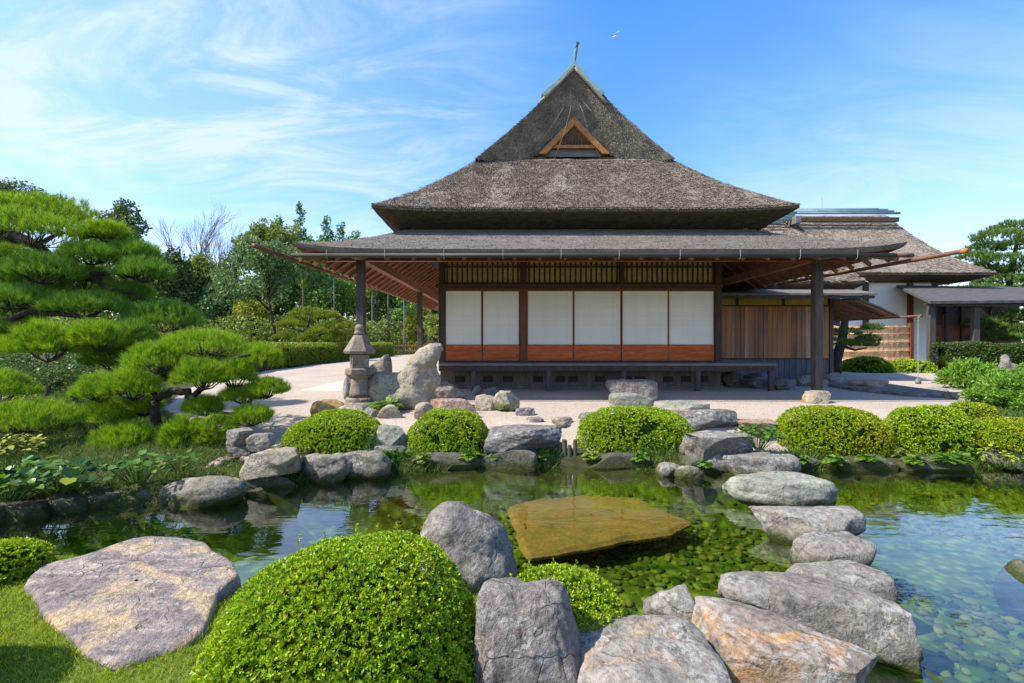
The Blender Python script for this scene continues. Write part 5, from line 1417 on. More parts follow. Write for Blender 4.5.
# ------------------------------------------------------------------ pines
def tuft_pad(c, rx, ry, rz, L, W, nt_, k, seed, up=.75, spread=.92, droop=-.35):
    """needle tufts standing on a cushion"""
    g = np.random.default_rng(seed)
    d = rdir(int(nt_ * 2.4), g); d = d[d[:, 2] > droop][:nt_]
    d[:, 2] = np.where(d[:, 2] < 0, d[:, 2] * .6, d[:, 2])
    lum = 1 + .14 * snoise(d, 2.6, seed) + .08 * snoise(d, 6, seed + 1)
    lay = g.uniform(.62, 1.04, len(d)) ** .7
    P = d * np.array([rx, ry, rz]) * (lum * lay)[:, None]
    ax = unit(d * np.array([1 / rx, 1 / ry, 1 / rz]) * min(rx, rz) * .8 + np.array([0, 0, up]) + rdir(len(d), g) * .25)
    C = np.repeat(P, k, 0); A = np.repeat(ax, k, 0)
    D = unit(A + rdir(len(C), g) * g.uniform(.2, 1.0, (len(C), 1)) * spread)
    C = C + A * g.uniform(-.25, .15, (len(C), 1)) * L
    V, T_ = needles(C, D, L * g.uniform(.65, 1.1, len(C)), W, g)
    return V + np.array(c), T_
def pad_px(parent, box, d, m, L, W, nt_, k, seed, depth=.8, **kw):
    x0, x1, y0, y1 = box
    rx = (x1 - x0) / 2 / F * d; hh_ = (y1 - y0) / F * d
    c = (PX((x0 + x1) / 2, d), d, PZ(y1, d) + hh_ * .28)
    V, T_ = tuft_pad(c, rx * .95, rx * depth, hh_ * .58, L, W, int(nt_ * 1.15), k, seed, droop=-.2, **kw)
    mesh_np("needle_pad", V, Ft=T_, mats=[m], parent=parent)
    g = np.random.default_rng(seed + 1000); tw = MB(); cv = Vector(c) - Vector((0, 0, hh_ * .28))
    for j in range(14):
        a = g.uniform(0, 6.28); r_ = g.uniform(.45, .9)
        e = Vector(c) + Vector((rx * .85 * r_ * math.cos(a), rx * depth * r_ * math.sin(a), hh_ * g.uniform(-.05, .25)))
        tw.tube([cv, cv.lerp(e, .5) - Vector((0, 0, hh_ * .08)), e], [.014, .009, .004], 5, False)
    tw.build("twigs", M['bark'], parent)
    return Vector(c)
def limb(parent, pts, r0, r1, m, name="branch", seed=0):
    g = np.random.default_rng(seed)
    P = [Vector(p) for p in pts]; out = []
    for i in range(len(P) - 1):
        for t in (0, .34, .67):
            p = P[i].lerp(P[i + 1], t)
            if i or t: p = p + Vector(g.normal(0, .010, 3))
            out.append(p)
    out.append(P[-1])
    n = len(out)
    return MB().tube(out, [r0 + (r1 - r0) * i / (n - 1) for i in range(n)], 8).build(name, m, parent, smooth=True)

BD = 8.4
bx_, by_ = PX(-70, BD), BD
big = thing("pine_tree", (bx_, by_, gz(bx_, by_)), "large cloud pruned pine with dark cushions leaning in from the left edge", "pine tree")
def q(px, py, d=BD): return (PX(px, d), d, PZ(py, d))
limb(big, [(bx_, by_, gz(bx_, by_) - .1), q(-60, 330), q(-28, 262), q(-5, 228)], .20, .12, M['bark'], "trunk", 1)
limb(big, [q(-28, 262), q(15, 236), q(36, 245), q(56, 263), q(82, 276), q(98, 280)], .11, .075, M['bark'], "branch", 2)
limb(big, [q(82, 276), q(112, 272), q(135, 277), q(150, 270)], .05, .02, M['bark'], "branch", 3)
limb(big, [q(92, 279), q(108, 288), q(130, 292), q(165, 310)], .05, .02, M['bark'], "branch", 4)
limb(big, [q(56, 263), q(64, 250), q(90, 250)], .04, .018, M['bark'], "branch", 5)
limb(big, [q(-60, 330, BD - .4), q(0, 322, BD - .5), q(30, 312, BD - .6), q(60, 314, BD - .6), q(85, 318, BD - .6)], .08, .03, M['bark'], "branch", 6)
limb(big, [q(36, 245), q(60, 232), q(100, 238)], .04, .015, M['bark'], "branch", 7)
limb(big, [q(-28, 262), q(10, 290), q(40, 296)], .05, .02, M['bark'], "branch", 8)
limb(big, [q(85, 318, BD - .6), q(70, 350, BD - .8), q(50, 352, BD - .8)], .03, .015, M['bark'], "branch", 9)
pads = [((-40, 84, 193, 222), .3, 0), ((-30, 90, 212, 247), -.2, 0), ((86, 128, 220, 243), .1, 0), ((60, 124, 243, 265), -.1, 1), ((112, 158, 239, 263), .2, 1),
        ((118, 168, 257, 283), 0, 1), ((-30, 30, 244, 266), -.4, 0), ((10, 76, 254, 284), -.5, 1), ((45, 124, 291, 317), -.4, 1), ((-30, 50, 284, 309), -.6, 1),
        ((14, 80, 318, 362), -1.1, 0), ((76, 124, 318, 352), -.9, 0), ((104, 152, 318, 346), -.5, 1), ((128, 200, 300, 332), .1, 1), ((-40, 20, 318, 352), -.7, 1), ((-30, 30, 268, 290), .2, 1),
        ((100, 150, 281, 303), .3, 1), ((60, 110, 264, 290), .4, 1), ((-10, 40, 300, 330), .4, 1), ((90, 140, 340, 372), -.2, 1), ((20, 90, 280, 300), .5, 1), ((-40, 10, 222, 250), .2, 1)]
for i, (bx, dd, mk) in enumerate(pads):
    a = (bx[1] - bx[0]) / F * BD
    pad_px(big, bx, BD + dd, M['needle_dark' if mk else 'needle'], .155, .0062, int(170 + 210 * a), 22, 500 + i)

LD2 = 6.9
tx, ty = PX(161, LD2), LD2
low_ = thing("pine_tree", (tx, ty, gz(tx, ty)), "low spreading pine with bright sunlit green cushions over the left bank", "pine tree")
def q2(px, py, d=LD2): return (PX(px, d), d, PZ(py, d))
limb(low_, [(tx, ty, gz(tx, ty) - .1), q2(159, 430), q2(153, 408), q2(158, 398)], .075, .06, M['bark'], "trunk", 11)
limb(low_, [q2(158, 398), q2(172, 391), q2(187, 392), q2(190, 404), q2(193, 398), q2(202, 385)], .06, .045, M['bark'], "branch", 12)
limb(low_, [q2(202, 385), q2(208, 374), q2(220, 362), q2(250, 355)], .045, .02, M['bark'], "branch", 13)
limb(low_, [q2(158, 398), q2(150, 385), q2(140, 378), q2(120, 380)], .045, .02, M['bark'], "branch", 14)
limb(low_, [q2(190, 404), q2(215, 412), q2(250, 415), q2(252, 398)], .03, .015, M['bark'], "branch", 15)
limb(low_, [q2(159, 430), q2(172, 445), q2(185, 438)], .03, .015, M['bark'], "branch", 16)
limb(low_, [q2(159, 430), q2(140, 432), q2(120, 440)], .03, .015, M['bark'], "branch", 17)
limb(low_, [q2(161, 445), q2(170, 452), q2(176, 462)], .035, .02, M['bark'], "branch", 18)
pads2 = [((160, 246, 325, 358), .3), ((128, 186, 339, 374), 0), ((236, 284, 340, 372), .3), ((178, 226, 358, 390), -.15), ((214, 254, 356, 388), 0), ((222, 262, 383, 404), .1), ((250, 284, 377, 398), .1),
         ((232, 272, 405, 426), -.1), ((188, 224, 394, 416), .1), ((95, 156, 421, 454), -.35), ((164, 204, 409, 454), -.3), ((194, 238, 413, 448), -.2), ((75, 124, 372, 402), -.2), ((108, 158, 365, 400), -.25),
         ((88, 130, 394, 428), -.1), ((128, 160, 392, 416), .1), ((-20, 76, 399, 432), -.5), ((-30, 30, 366, 402), -.2)]
for i, (bx, dd) in enumerate(pads2):
    a = (bx[1] - bx[0]) / F * LD2
    pad_px(low_, bx, LD2 + dd, M['needle'], .12, .0048, int(150 + 270 * a), 22, 540 + i, up=.9)
for i, (px, py, lb) in enumerate(((48, 386, "short pale wooden stake under the large pine, left one"), (75, 378, "short pale wooden stake with flat head beneath the large pine's cushions"))):
    d = 8.0
    st = MB().lathe((PX(px, d), d, gz(PX(px, d), d) - .05), [(.045, 0), (.042, PZ(py, d) - gz(PX(px, d), d) + .03), (.035, PZ(py, d) - gz(PX(px, d), d) + .06)], 10).build("wooden_stake", M['log'], None, loc=(PX(px, d), d, 0))
    tag(st, lb, "stake", "stakes under the pine")

def far_pine(label, x, y, H, pads, trunk, m, L, W, k, group=None):
    t = thing("pine_tree", (x, y, 0), label, "pine tree", group)
    for i, tr in enumerate(trunk):
        MB().tube([Vector(p) for p in tr[0]], list(np.linspace(tr[1], tr[2], len(tr[0]))), 8).build("trunk" if i == 0 else "branch", M['bark'], t, smooth=True)
    for i, (c, r) in enumerate(pads):
        V, T_ = tuft_pad(c, r[0], r[1], r[2], L, W, int(130 + 115 * r[0] * r[1]), k, 600 + i + int(abs(x) * 7), up=.6)
        mesh_np("needle_pad", V, Ft=T_, mats=[m], parent=t)
    return t
# golden pruned pine behind the hedge
d = 30.0
def q3(px, py, d=30.0): return (PX(px, d), d, PZ(py, d))
gp = []
g = np.random.default_rng(77)
for (px, py, w, h, dy) in ((308, 314, 34, 7, 0), (326, 317, 22, 6, -.8), (292, 326, 28, 6, -.5), (340, 327, 34, 7, -.6), (322, 333, 30, 6, -1), (348, 336, 26, 6, -.3), (286, 338, 26, 6, -.3), (306, 340, 22, 6, -1), (300, 321, 26, 6, .8), (334, 341, 24, 6, -.8)):
    gp.append((q3(px, py, d + dy), (w / 2 / F * d, w / 2.4 / F * d, h / F * d * .8)))
far_pine("golden green pruned pine behind the clipped hedge", PX(314, d), d, 3.5, gp, [([(PX(314, d), d, -.1), q3(314, 338), q3(308, 326), q3(310, 315)], .16, .06), ([q3(314, 338), q3(330, 330), q3(342, 328)], .08, .03), ([q3(313, 334), q3(298, 330), q3(290, 328)], .08, .03)], M['needle_gold'], .22, .03, 14)
# pruned pine at the right edge
d = 27.0
def q4(px, py, d=27.0): return (PX(px, d), d, PZ(py, d))
gp = []
for (px, py, w, h, dy) in ((1016, 228, 40, 8, 0), (1000, 238, 46, 9, -.5), (1024, 246, 46, 9, -.8), (985, 250, 36, 8, .2), (978, 258, 34, 8, -.6), (1008, 262, 50, 9, -1), (988, 272, 40, 8, .5), (1030, 272, 50, 9, 0), (1000, 282, 46, 9, -.6),
                           (984, 291, 38, 8, -1), (1022, 294, 50, 9, -.5), (1002, 302, 40, 8, -1), (978, 306, 26, 7, -1), (1024, 316, 44, 9, -1), (1000, 320, 38, 8, -.8), (980, 326, 34, 7, -1.2), (1012, 331, 44, 8, -1.2), (995, 338, 40, 7, -1.4), (1028, 338, 30, 7, -1.4)):
    gp.append((q4(px, py, d + dy), (w / 2 / F * d, w / 2.5 / F * d, h / F * d * .75)))
far_pine("tall layered pine at the right edge beside the porch roof", PX(1012, d), d, 8, gp, [([(PX(1016, d), d, -.1), q4(1014, 335), q4(1006, 300), q4(1014, 262), q4(1018, 230)], .3, .06), ([q4(1010, 318), q4(990, 300), q4(980, 292)], .1, .03), ([q4(1014, 335), q4(1000, 340), q4(985, 330)], .14, .04), ([q4(1010, 280), q4(990, 265), q4(980, 258)], .09, .03)], M['needle_far'], .24, .03, 14)
# dark pine under the wing's lean-to
d = 17.5
def q5(px, py, d=17.5): return (PX(px, d), d, PZ(py, d))
gp = []
for (px, py, w, h) in ((846, 334, 30, 10), (836, 344, 28, 9), (864, 345, 26, 9), (872, 329, 22, 8), (868, 340, 20, 8), (855, 345, 26, 9)):
    gp.append((q5(px, py), (w / 2 / F * d, w / 2.4 / F * d, h / F * d * .6)))
far_pine("small dark pine with leaning black trunk before the bamboo fence", PX(836, d), d, 2, gp, [([(PX(835, d), d, -.1), q5(836, 360), q5(842, 340), q5(845, 320)], .22, .12), ([q5(842, 346), q5(855, 350), q5(866, 348)], .06, .03), ([q5(842, 340), q5(860, 342), q5(872, 332)], .05, .02)], M['needle_far'], .13, .012, 18)

# ------------------------------------------------------------------ background trees
def crown_mesh(clumps, n_leaf, leaf, seed, flat=.0):
    g = np.random.default_rng(seed)
    vol = np.array([c[1][0] * c[1][1] * c[1][2] for c in clumps]) ** (2 / 3.)
    cnt = np.maximum((vol / vol.sum() * n_leaf).astype(int), 20)
    Cs, Ds = [], []
    for (c, r), n in zip(clumps, cnt):
        d = rdir(n, g); rad = g.uniform(.25, 1.0, n) ** .45
        lum = 1 + .22 * snoise(d, 3.2, seed + int(abs(c[0] * 10)) % 97)
        P = d * np.array(r) * (rad * lum)[:, None] + np.array(c)
        Cs.append(P); Ds.append(unit(rdir(n, g) + d * .5 + np.array([0, 0, -flat])))
    C = np.concatenate(Cs); D = np.concatenate(Ds)
    L = leaf * g.uniform(.5, 1.3, len(C))
    return leaf_quads(C, D, L, L * .6, .1, g)
def bg_tree(label, box, d, m, n_leaf, leaf, seed, nclump=16, style='round', trunk_r=.25, trunk_px=None, clump_k=.34, name="broadleaf_tree", group=None, bark='bark', base_z=0.0):
    x0, x1, y0, y1 = box
    g = np.random.default_rng(seed)
    X0, X1, Z1, Z0 = PX(x0, d), PX(x1, d), PZ(y0, d), PZ(y1, d)
    xc = (X0 + X1) / 2; rx = (X1 - X0) / 2; zc = (Z0 + Z1) / 2; rz = (Z1 - Z0) / 2
    tx_ = PX(trunk_px, d) if trunk_px else xc
    t = thing(name, (tx_, d, base_z), label, "tree", group)
    cl = []
    for i in range(nclump):
        if style == 'cone':
            f = (i + g.uniform(0, 1)) / nclump; w = rx * (1 - f) ** .5 * .9 + .12 * rx
            a = g.uniform(0, 6.28); rr = w * g.uniform(.25, .8)
            cl.append(((xc + rr * math.cos(a), d + rr * math.sin(a), Z0 + f * (Z1 - Z0) * .96), (max(w * .55, rx * .2), max(w * .55, rx * .2), rz * .13)))
        elif style == 'layer':
            f = (i + g.uniform(.2, .8)) / nclump; w = rx * (1 - .75 * f)
            a = g.uniform(0, 6.28); rr = w * g.uniform(.3, .75)
            cl.append(((xc + rr * math.cos(a), d + rr * math.sin(a), Z0 + f * (Z1 - Z0)), (w * .45, w * .45, rz * .07)))
        else:
            u = rdir(1, g)[0]; u[2] = abs(u[2]) if g.uniform() < .65 else u[2]
            p = np.array([xc, d, zc]) + u * np.array([rx, rx * .8, rz]) * g.uniform(.35, .78)
            s = g.uniform(.7, 1.25) * clump_k
            cl.append((tuple(p), (rx * s, rx * s, rz * s * .8)))
    if style == 'layer' or style == 'cone':
        cl.append(((xc, d, Z1 - rz * .06), (rx * .1, rx * .1, rz * .08)))
    V, Q = crown_mesh(cl, n_leaf, leaf, seed)
    mesh_np("crown", V, Q, mats=[m], parent=t)
    mb = MB()
    top = (xc, d, Z1 - (.08 if style != 'round' else .5) * (Z1 - Z0))
    mb.tube([(tx_, d, base_z - .2), (tx_ + .05, d, base_z + (Z0 - base_z) * .5), (tx_ * .6 + xc * .4, d, Z0 + .15 * (Z1 - Z0)), top], [trunk_r, trunk_r * .85, trunk_r * .6, trunk_r * .12], 8)
    for (c, r) in cl[:10]:
        z0 = Z0 + (c[2] - Z0) * (.45 if style == 'round' else .98)
        s = Vector((tx_ * .4 + xc * .6, d, max(z0, base_z + .5)))
        mb.tube([s, s.lerp(Vector(c), .55) + Vector((0, 0, .15 * (c[2] - s.z))), Vector(c)], [trunk_r * .32, trunk_r * .2, trunk_r * .07], 6)
    mb.build("trunk", M[bark], t, smooth=True)
    return t
bg_tree("grey green airy tree with forked trunk left of the eave corner", (216, 312, 226, 326), 38, M['leaf_grey'], 12000, .26, 701, 34, trunk_r=.16, trunk_px=276, clump_k=.26)
bg_tree("spreading fan topped tree whose crown rises above the grey green one", (232, 314, 214, 280), 52, M['leaf_olive'], 7000, .30, 702, 34, trunk_r=.2, clump_k=.22)
bg_tree("tall thin conifer with open tiers standing above the eave corner", (285, 315, 203, 300), 60, M['leaf_cedar'], 3400, .34, 703, 22, style='layer', trunk_r=.22, name="conifer_tree")
bg_tree("dark evergreen with dense round crown beside the bare trees", (150, 196, 236, 330), 46, M['leaf_dark'], 8000, .32, 704, 24)
bg_tree("olive green round tree between dark evergreen and bare trees", (178, 226, 246, 345), 50, M['leaf_olive'], 9000, .34, 705, 26)
bg_tree("dark bushy topped conifer rising behind the large pine", (98, 152, 197, 300), 46, M['leaf_dark'], 6500, .32, 706, 22, name="conifer_tree", clump_k=.27)
bg_tree("broad brown green crown peeking over the pine at left edge", (-40, 66, 176, 240), 50, M['leaf_dark'], 9000, .34, 707, 26)
bg_tree("dense deep green tree filling the gap left of the grey green airy tree", (196, 252, 250, 350), 56, M['leaf_wood'], 9000, .34, 731, 30)
bg_tree("tall full dark conifer between the grey green tree and the eave tip", (258, 300, 216, 345), 57, M['leaf_cedar'], 8000, .36, 732, 34, style='cone', name="conifer_tree")
bg_tree("deep green round tree low behind the golden pruned pine", (300, 362, 262, 350), 54, M['leaf_wood'], 8000, .33, 733, 28)
bg_tree("dark green tree between big pine and dark evergreen", (118, 172, 248, 345), 54, M['leaf_wood'], 8000, .34, 734, 26)
bg_tree("low grey green tree under the bare trees", (200, 250, 268, 350), 47, M['leaf_grey'], 7000, .30, 708, 22)
bg_tree("yellow leaved small tree beneath the grey green airy one", (232, 275, 288, 345), 44, M['leaf_yellow'], 3500, .26, 709, 12)
bg_tree("yellow green bush tree seen between the two left eave posts", (398, 446, 304, 356), 46, M['leaf_yellow'], 5000, .22, 710, 18, clump_k=.25)
bg_tree("olive tree close behind the left facade corner post", (418, 452, 312, 356), 40, M['leaf_olive'], 3500, .22, 711, 14)
GC = "straight cedars in the wood behind the pavilion"
for i, (px, y0, y1, w, dd, lb) in enumerate(((326, 218, 300, 24, 62, "tall cedar just right of the open tiered conifer"), (342, 224, 300, 24, 64, "cedar whose pointed top shows above the shingled eave's left end"), (358, 232, 300, 24, 66, "cedar standing behind the left front eave post"),
                                     (376, 240, 305, 24, 58, "dark cedar with pale trunk seen under the eave by the left post"), (395, 246, 320, 26, 60, "cedar midway between the two left eave posts"), (412, 250, 320, 26, 56, "dark cedar beside the rear left eave post"), (430, 250, 325, 26, 60, "cedar next to the facade corner, partly hidden"),
                                     (310, 236, 310, 22, 56, "cedar under the eave tip, left of the front post"))):
    bg_tree(lb, (px - w * .75, px + w * .75, y0, y1), dd, M['leaf_cedar'], 4200, .36, 720 + i, 20, style='cone', trunk_r=.18, name="cedar_tree", group=GC, bark='bark_pale' if i % 2 else 'bark')
for i, (px, y0, y1, w, dd, lb) in enumerate(((303, 238, 292, 22, 43, "slender tree with pale straight trunk under the eave tip"), (334, 240, 290, 20, 45, "slender tree with pale straight trunk left of the front eave post"), (372, 246, 296, 20, 44, "slender pale trunked tree just right of the front eave post"),
                                     (388, 252, 300, 18, 46, "slender pale trunked tree midway between the left eave posts"), (404, 258, 304, 18, 43, "slender pale trunked tree left of the rear eave post"), (428, 262, 306, 18, 45, "slender pale trunked tree right of the rear eave post"))):
    bg_tree(lb, (px - w / 2, px + w / 2, y0, y1), dd, M['leaf_wood'] if i % 2 else M['leaf_olive'], 2200, .26, 760 + i, 14, trunk_r=.10, group="slender trees at the edge of the wood", bark='bark_pale', clump_k=.4)
def bare_tree(label, px, d, H, seed, spread):
    g = random.Random(seed)
    t = thing("bare_tree", (PX(px, d), d, 0), label, "tree", "leafless trees")
    mb = MB()
    def grow(p, dr, L, r, lev):
        q_ = p + dr * L
        mid = p.lerp(q_, .5) + Vector((g.gauss(0, .04), g.gauss(0, .04), 0)) * L
        mb.tube([p, mid, q_], [r, r * .85, r * .65], 6 if lev < 3 else 4, False)
        if lev >= 6: return
        for k in range(3 if lev in (1, 2, 3) else 2):
            nd = (dr + Vector((g.uniform(-1, 1), g.uniform(-1, 1), g.uniform(-.1, .5))) * spread).normalized()
            grow(q_, nd, L * g.uniform(.62, .85), r * .62, lev + 1)
    grow(Vector((PX(px, d), d, -.2)), Vector((0.03, 0, 1)), H * .42, H * .014, 0)
    mb.build("branches", M['bark_pale'], t)
bare_tree("leafless pale tree with fan of twigs above the dark evergreen", 180, 58, 13.2, 3, .42)
bare_tree("leafless tree with upright twigs left of the grey green tree", 222, 52, 10.5, 8, .36)
bare_tree("leafless tree partly behind the spreading fan topped tree", 200, 60, 11.8, 12, .4)
# the wood behind: one mass
cl = []
g = np.random.default_rng(9)
for i in range(560):
    px = g.uniform(-200, 560); dd = g.uniform(58, 82)
    top = 292 - 12 * math.sin((px - 60) / 90.) - 22 * (px > 250) - 40 * (px < 130)
    py = g.uniform(top, 348)
    s = g.uniform(1.3, 2.8)
    cl.append(((PX(px, dd), dd, PZ(py, dd)), (s, s, s * .8)))
V, Q = crown_mesh(cl, 150000, .5, 801)
tag(mesh_np("woodland", V, Q, mats=[M['leaf_wood']]), "dense mixed wood filling the background on the left", "woodland", kind="stuff")
cl = []
for i in range(380):
    px = g.uniform(-160, 470); dd = g.uniform(40, 56)
    py = g.uniform(322, 352)
    s = g.uniform(.6, 1.5)
    if -11.5 < PX(px, dd) < 0 and dd < 46: continue
    cl.append(((PX(px, dd), dd, PZ(py, dd)), (s, s, s * .8)))
for i in range(260):
    px = g.uniform(-160, 440); dd = g.uniform(50, 62); s = g.uniform(.8, 1.6)
    if 290 < px and dd < 52: continue
    cl.append(((PX(px, dd), dd, g.uniform(.3, 2.6)), (s, s, s * .8)))
V, Q = crown_mesh(cl, 110000, .30, 802)
tag(mesh_np("undergrowth", V, Q, mats=[M['leaf_olive']]), "bushy undergrowth at the edge of the wood behind the hedge", "undergrowth", kind="stuff")
cl = []
for i in range(90):
    px = g.uniform(930, 1250); dd = g.uniform(45, 60); py = g.uniform(285, 345); s = g.uniform(1., 2.)
    cl.append(((PX(px, dd), dd, PZ(py, dd)), (s, s, s * .8)))
V, Q = crown_mesh(cl, 16000, .4, 803)
tag(mesh_np("far_woodland", V, Q, mats=[M['leaf_wood']]), "far trees behind the right edge pine and grey roof", "woodland", kind="stuff")
cl = []
for i in range(130):
    px = g.uniform(-160, 215); dd = g.uniform(10.5, 17)
    x = PX(px, dd)
    if inside(np.array([[x, dd]]), GRAVEL)[0] or x > -6.8 - (dd - 8) * .62: continue
    s = g.uniform(.22, .55)
    cl.append(((x, dd, g.uniform(.1, .65)), (s, s, s * .7)))
V, Q = crown_mesh(cl, 42000, .075, 804)
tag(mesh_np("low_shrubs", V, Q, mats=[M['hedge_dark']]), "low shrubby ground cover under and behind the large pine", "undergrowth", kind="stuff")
# ------------------------------------------------------------------ hedges
def hedge(label, path, w, h, m, leaf, n, seed):
    g = np.random.default_rng(seed)
    P = np.array(path, float); seg = np.linalg.norm(np.diff(P, axis=0), axis=1); cum = np.r_[0, np.cumsum(seg)]
    u = g.uniform(0, cum[-1], n); c = np.c_[np.interp(u, cum, P[:, 0]), np.interp(u, cum, P[:, 1])]
    e = .05; c2 = np.c_[np.interp(u + e, cum, P[:, 0]), np.interp(u + e, cum, P[:, 1])] - np.c_[np.interp(u - e, cum, P[:, 0]), np.interp(u - e, cum, P[:, 1])]
    tg = unit(c2); nr = np.c_[-tg[:, 1], tg[:, 0]]
    a = g.uniform(0, math.pi, n); sx = np.cos(a); sz = np.sin(a)
    k = (np.abs(sx) ** 5 + np.abs(sz) ** 5) ** (-1 / 5.)
    lay = g.uniform(.88, 1.03, n)
    off = sx * k * lay * w / 2; zz_ = sz * k * lay * h
    C = np.c_[c + nr * off[:, None], zz_ + .02]
    C += .04 * snoise(C, 3, seed)[:, None]
    nn = unit(np.c_[nr * sx[:, None], sz])
    V, Q = leaf_quads(C, unit(nn + rdir(n, g) * .9), leaf * g.uniform(.6, 1.2, n), leaf * .55, .1, g)
    mb = MB()
    P2 = [Vector((*p_, 0)) for p_ in path]
    P2[0] = P2[0] + (P2[1] - P2[0]).normalized() * .35; P2[-1] = P2[-1] + (P2[-2] - P2[-1]).normalized() * .35
    for i in range(len(path) - 1):
        a_, b_ = P2[i] + Vector((0, 0, h * .42)), P2[i + 1] + Vector((0, 0, h * .42))
        mb.bar(a_, b_, w * .8, h * .84)
    Vc = np.array(mb.v, float); Qc = np.array([f for f in mb.f]) + len(V)
    o = mesh_np("hedge", np.r_[V, Vc], np.r_[Q, Qc], mats=[m, M['bush_core']], loc=(path[0][0], path[0][1], 0), midx=np.r_[np.zeros(len(Q)), np.ones(len(Qc))])
    return tag(o, label, "hedge")
hedge("long clipped golden green hedge along the gravel court behind the lantern", [(-10.6, 14.0), (-11.1, 18), (-11.5, 24), (-11.4, 32), (-10.9, 40)], 1.2, 1.10, M['hedge'], .085, 60000, 811)
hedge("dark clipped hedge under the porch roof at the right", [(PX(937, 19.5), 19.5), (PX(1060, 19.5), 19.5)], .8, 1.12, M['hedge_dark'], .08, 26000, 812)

# ------------------------------------------------------------------ plants
def blades(C, L, W, lean, g, bend=.5):
    """bent grass blades: two quads each -> here a quad and a tip triangle"""
    n = len(C); L = np.broadcast_to(np.asarray(L, float), (n,))[:, None]
    D = unit(np.array([0, 0, 1.0]) + rdir(n, g) * np.array([1, 1, .2]) * lean)
    H_ = unit(D * np.array([1, 1, 0]) + 1e-4)
    S = unit(np.cross(D, rdir(n, g))) * (W / 2)
    m1 = C + D * L * .55; tip = C + D * L * .8 + H_ * L * bend * .35 + np.array([0, 0, .12]) * L
    V = np.stack([C - S, C + S, m1 + S * .8, m1 - S * .8, tip], 1)
    i = np.arange(n)[:, None] * 5
    return V.reshape(-1, 3), (i + np.array([[0, 1, 2, 3]])), (i + np.array([[3, 2, 4]]))
def grass_patch(name, label, poly_fn, n, L, W, m, seed, kind="stuff", cat="grass", lean=.5, group=None, loc=None):
    g = np.random.default_rng(seed)
    P = poly_fn(n, g); hh, ins, dd = ground_h(P)
    C = np.c_[P, hh - .005]
    V, Q, T_ = blades(C, L * g.uniform(.5, 1.25, len(C)), W, lean, g)
    return tag(mesh_np(name, V, Q, T_, mats=[m], loc=loc), label, cat, group, kind)
FLATP = np.array([(PX(x, GD(y, -.30)), GD(y, -.30)) for x, y in [(22, 584), (36, 566), (78, 556), (132, 537), (204, 540), (236, 563), (239, 575), (218, 592), (205, 628), (190, 640), (150, 652), (115, 663), (85, 652), (44, 612)]])
def lawn_pts(n, g):
    P = np.c_[g.uniform(-4.2, 1.2, n), g.uniform(1.2, 3.5, n)]
    ins = inside(P, POND); dn = poly_line_dist(P, NEARP)
    flat = inside(P, FLATP) & (poly_line_dist(P, FLATP, True) > .035)
    return P[~ins & ~flat & (dn > .02)]
grass_patch("lawn_grass", "short bright lawn grass round the flat mauve rock", lawn_pts, 150000, .040, .0035, M['grass'], 821, lean=.75)
def bank_pts(n, g):
    P = np.c_[g.uniform(-12, -2.9, n), g.uniform(4.0, 11.5, n)]
    ins = inside(P, POND); sdg = poly_line_dist(P, GRAVEL, True) * np.where(inside(P, GRAVEL), 1, -1)
    return P[~ins & (sdg < -.1) ]
grass_patch("bank_grass", "loose dark grass on the shaded bank under the pines", bank_pts, 95000, .11, .006, M['grass_dark'], 822, lean=.8)

def fringe_pts(n, g):
    P = np.c_[g.uniform(-2.7, 7.5, n), g.uniform(5.4, 6.7, n)]
    ins = inside(P, POND); df = poly_line_dist(P, FARP)
    return P[~ins & (df < .30) & (snoise(np.c_[P, P[:, 0] * 0], 4.5, 15) > -.25) & ((P[:, 0] < 2.25) | (P[:, 0] > 3.3))]
grass_patch("bank_grass", "green grass and moss fringe hanging along the far bank under the clipped bushes", fringe_pts, 30000, .17, .008, M['grass_dark'], 823, lean=1.0)
def right_pts(n, g):
    P = np.c_[g.uniform(6.2, 14, n), g.uniform(5.2, 12, n)]
    ins = inside(P, POND); sdg = poly_line_dist(P, GRAVEL, True) * np.where(inside(P, GRAVEL), 1, -1)
    return P[~ins & (sdg < -.05)]
grass_patch("bank_grass", "loose green grass on the right bank round the feathery shrubs", right_pts, 40000, .12, .007, M['grass_dark'], 824, lean=.9)
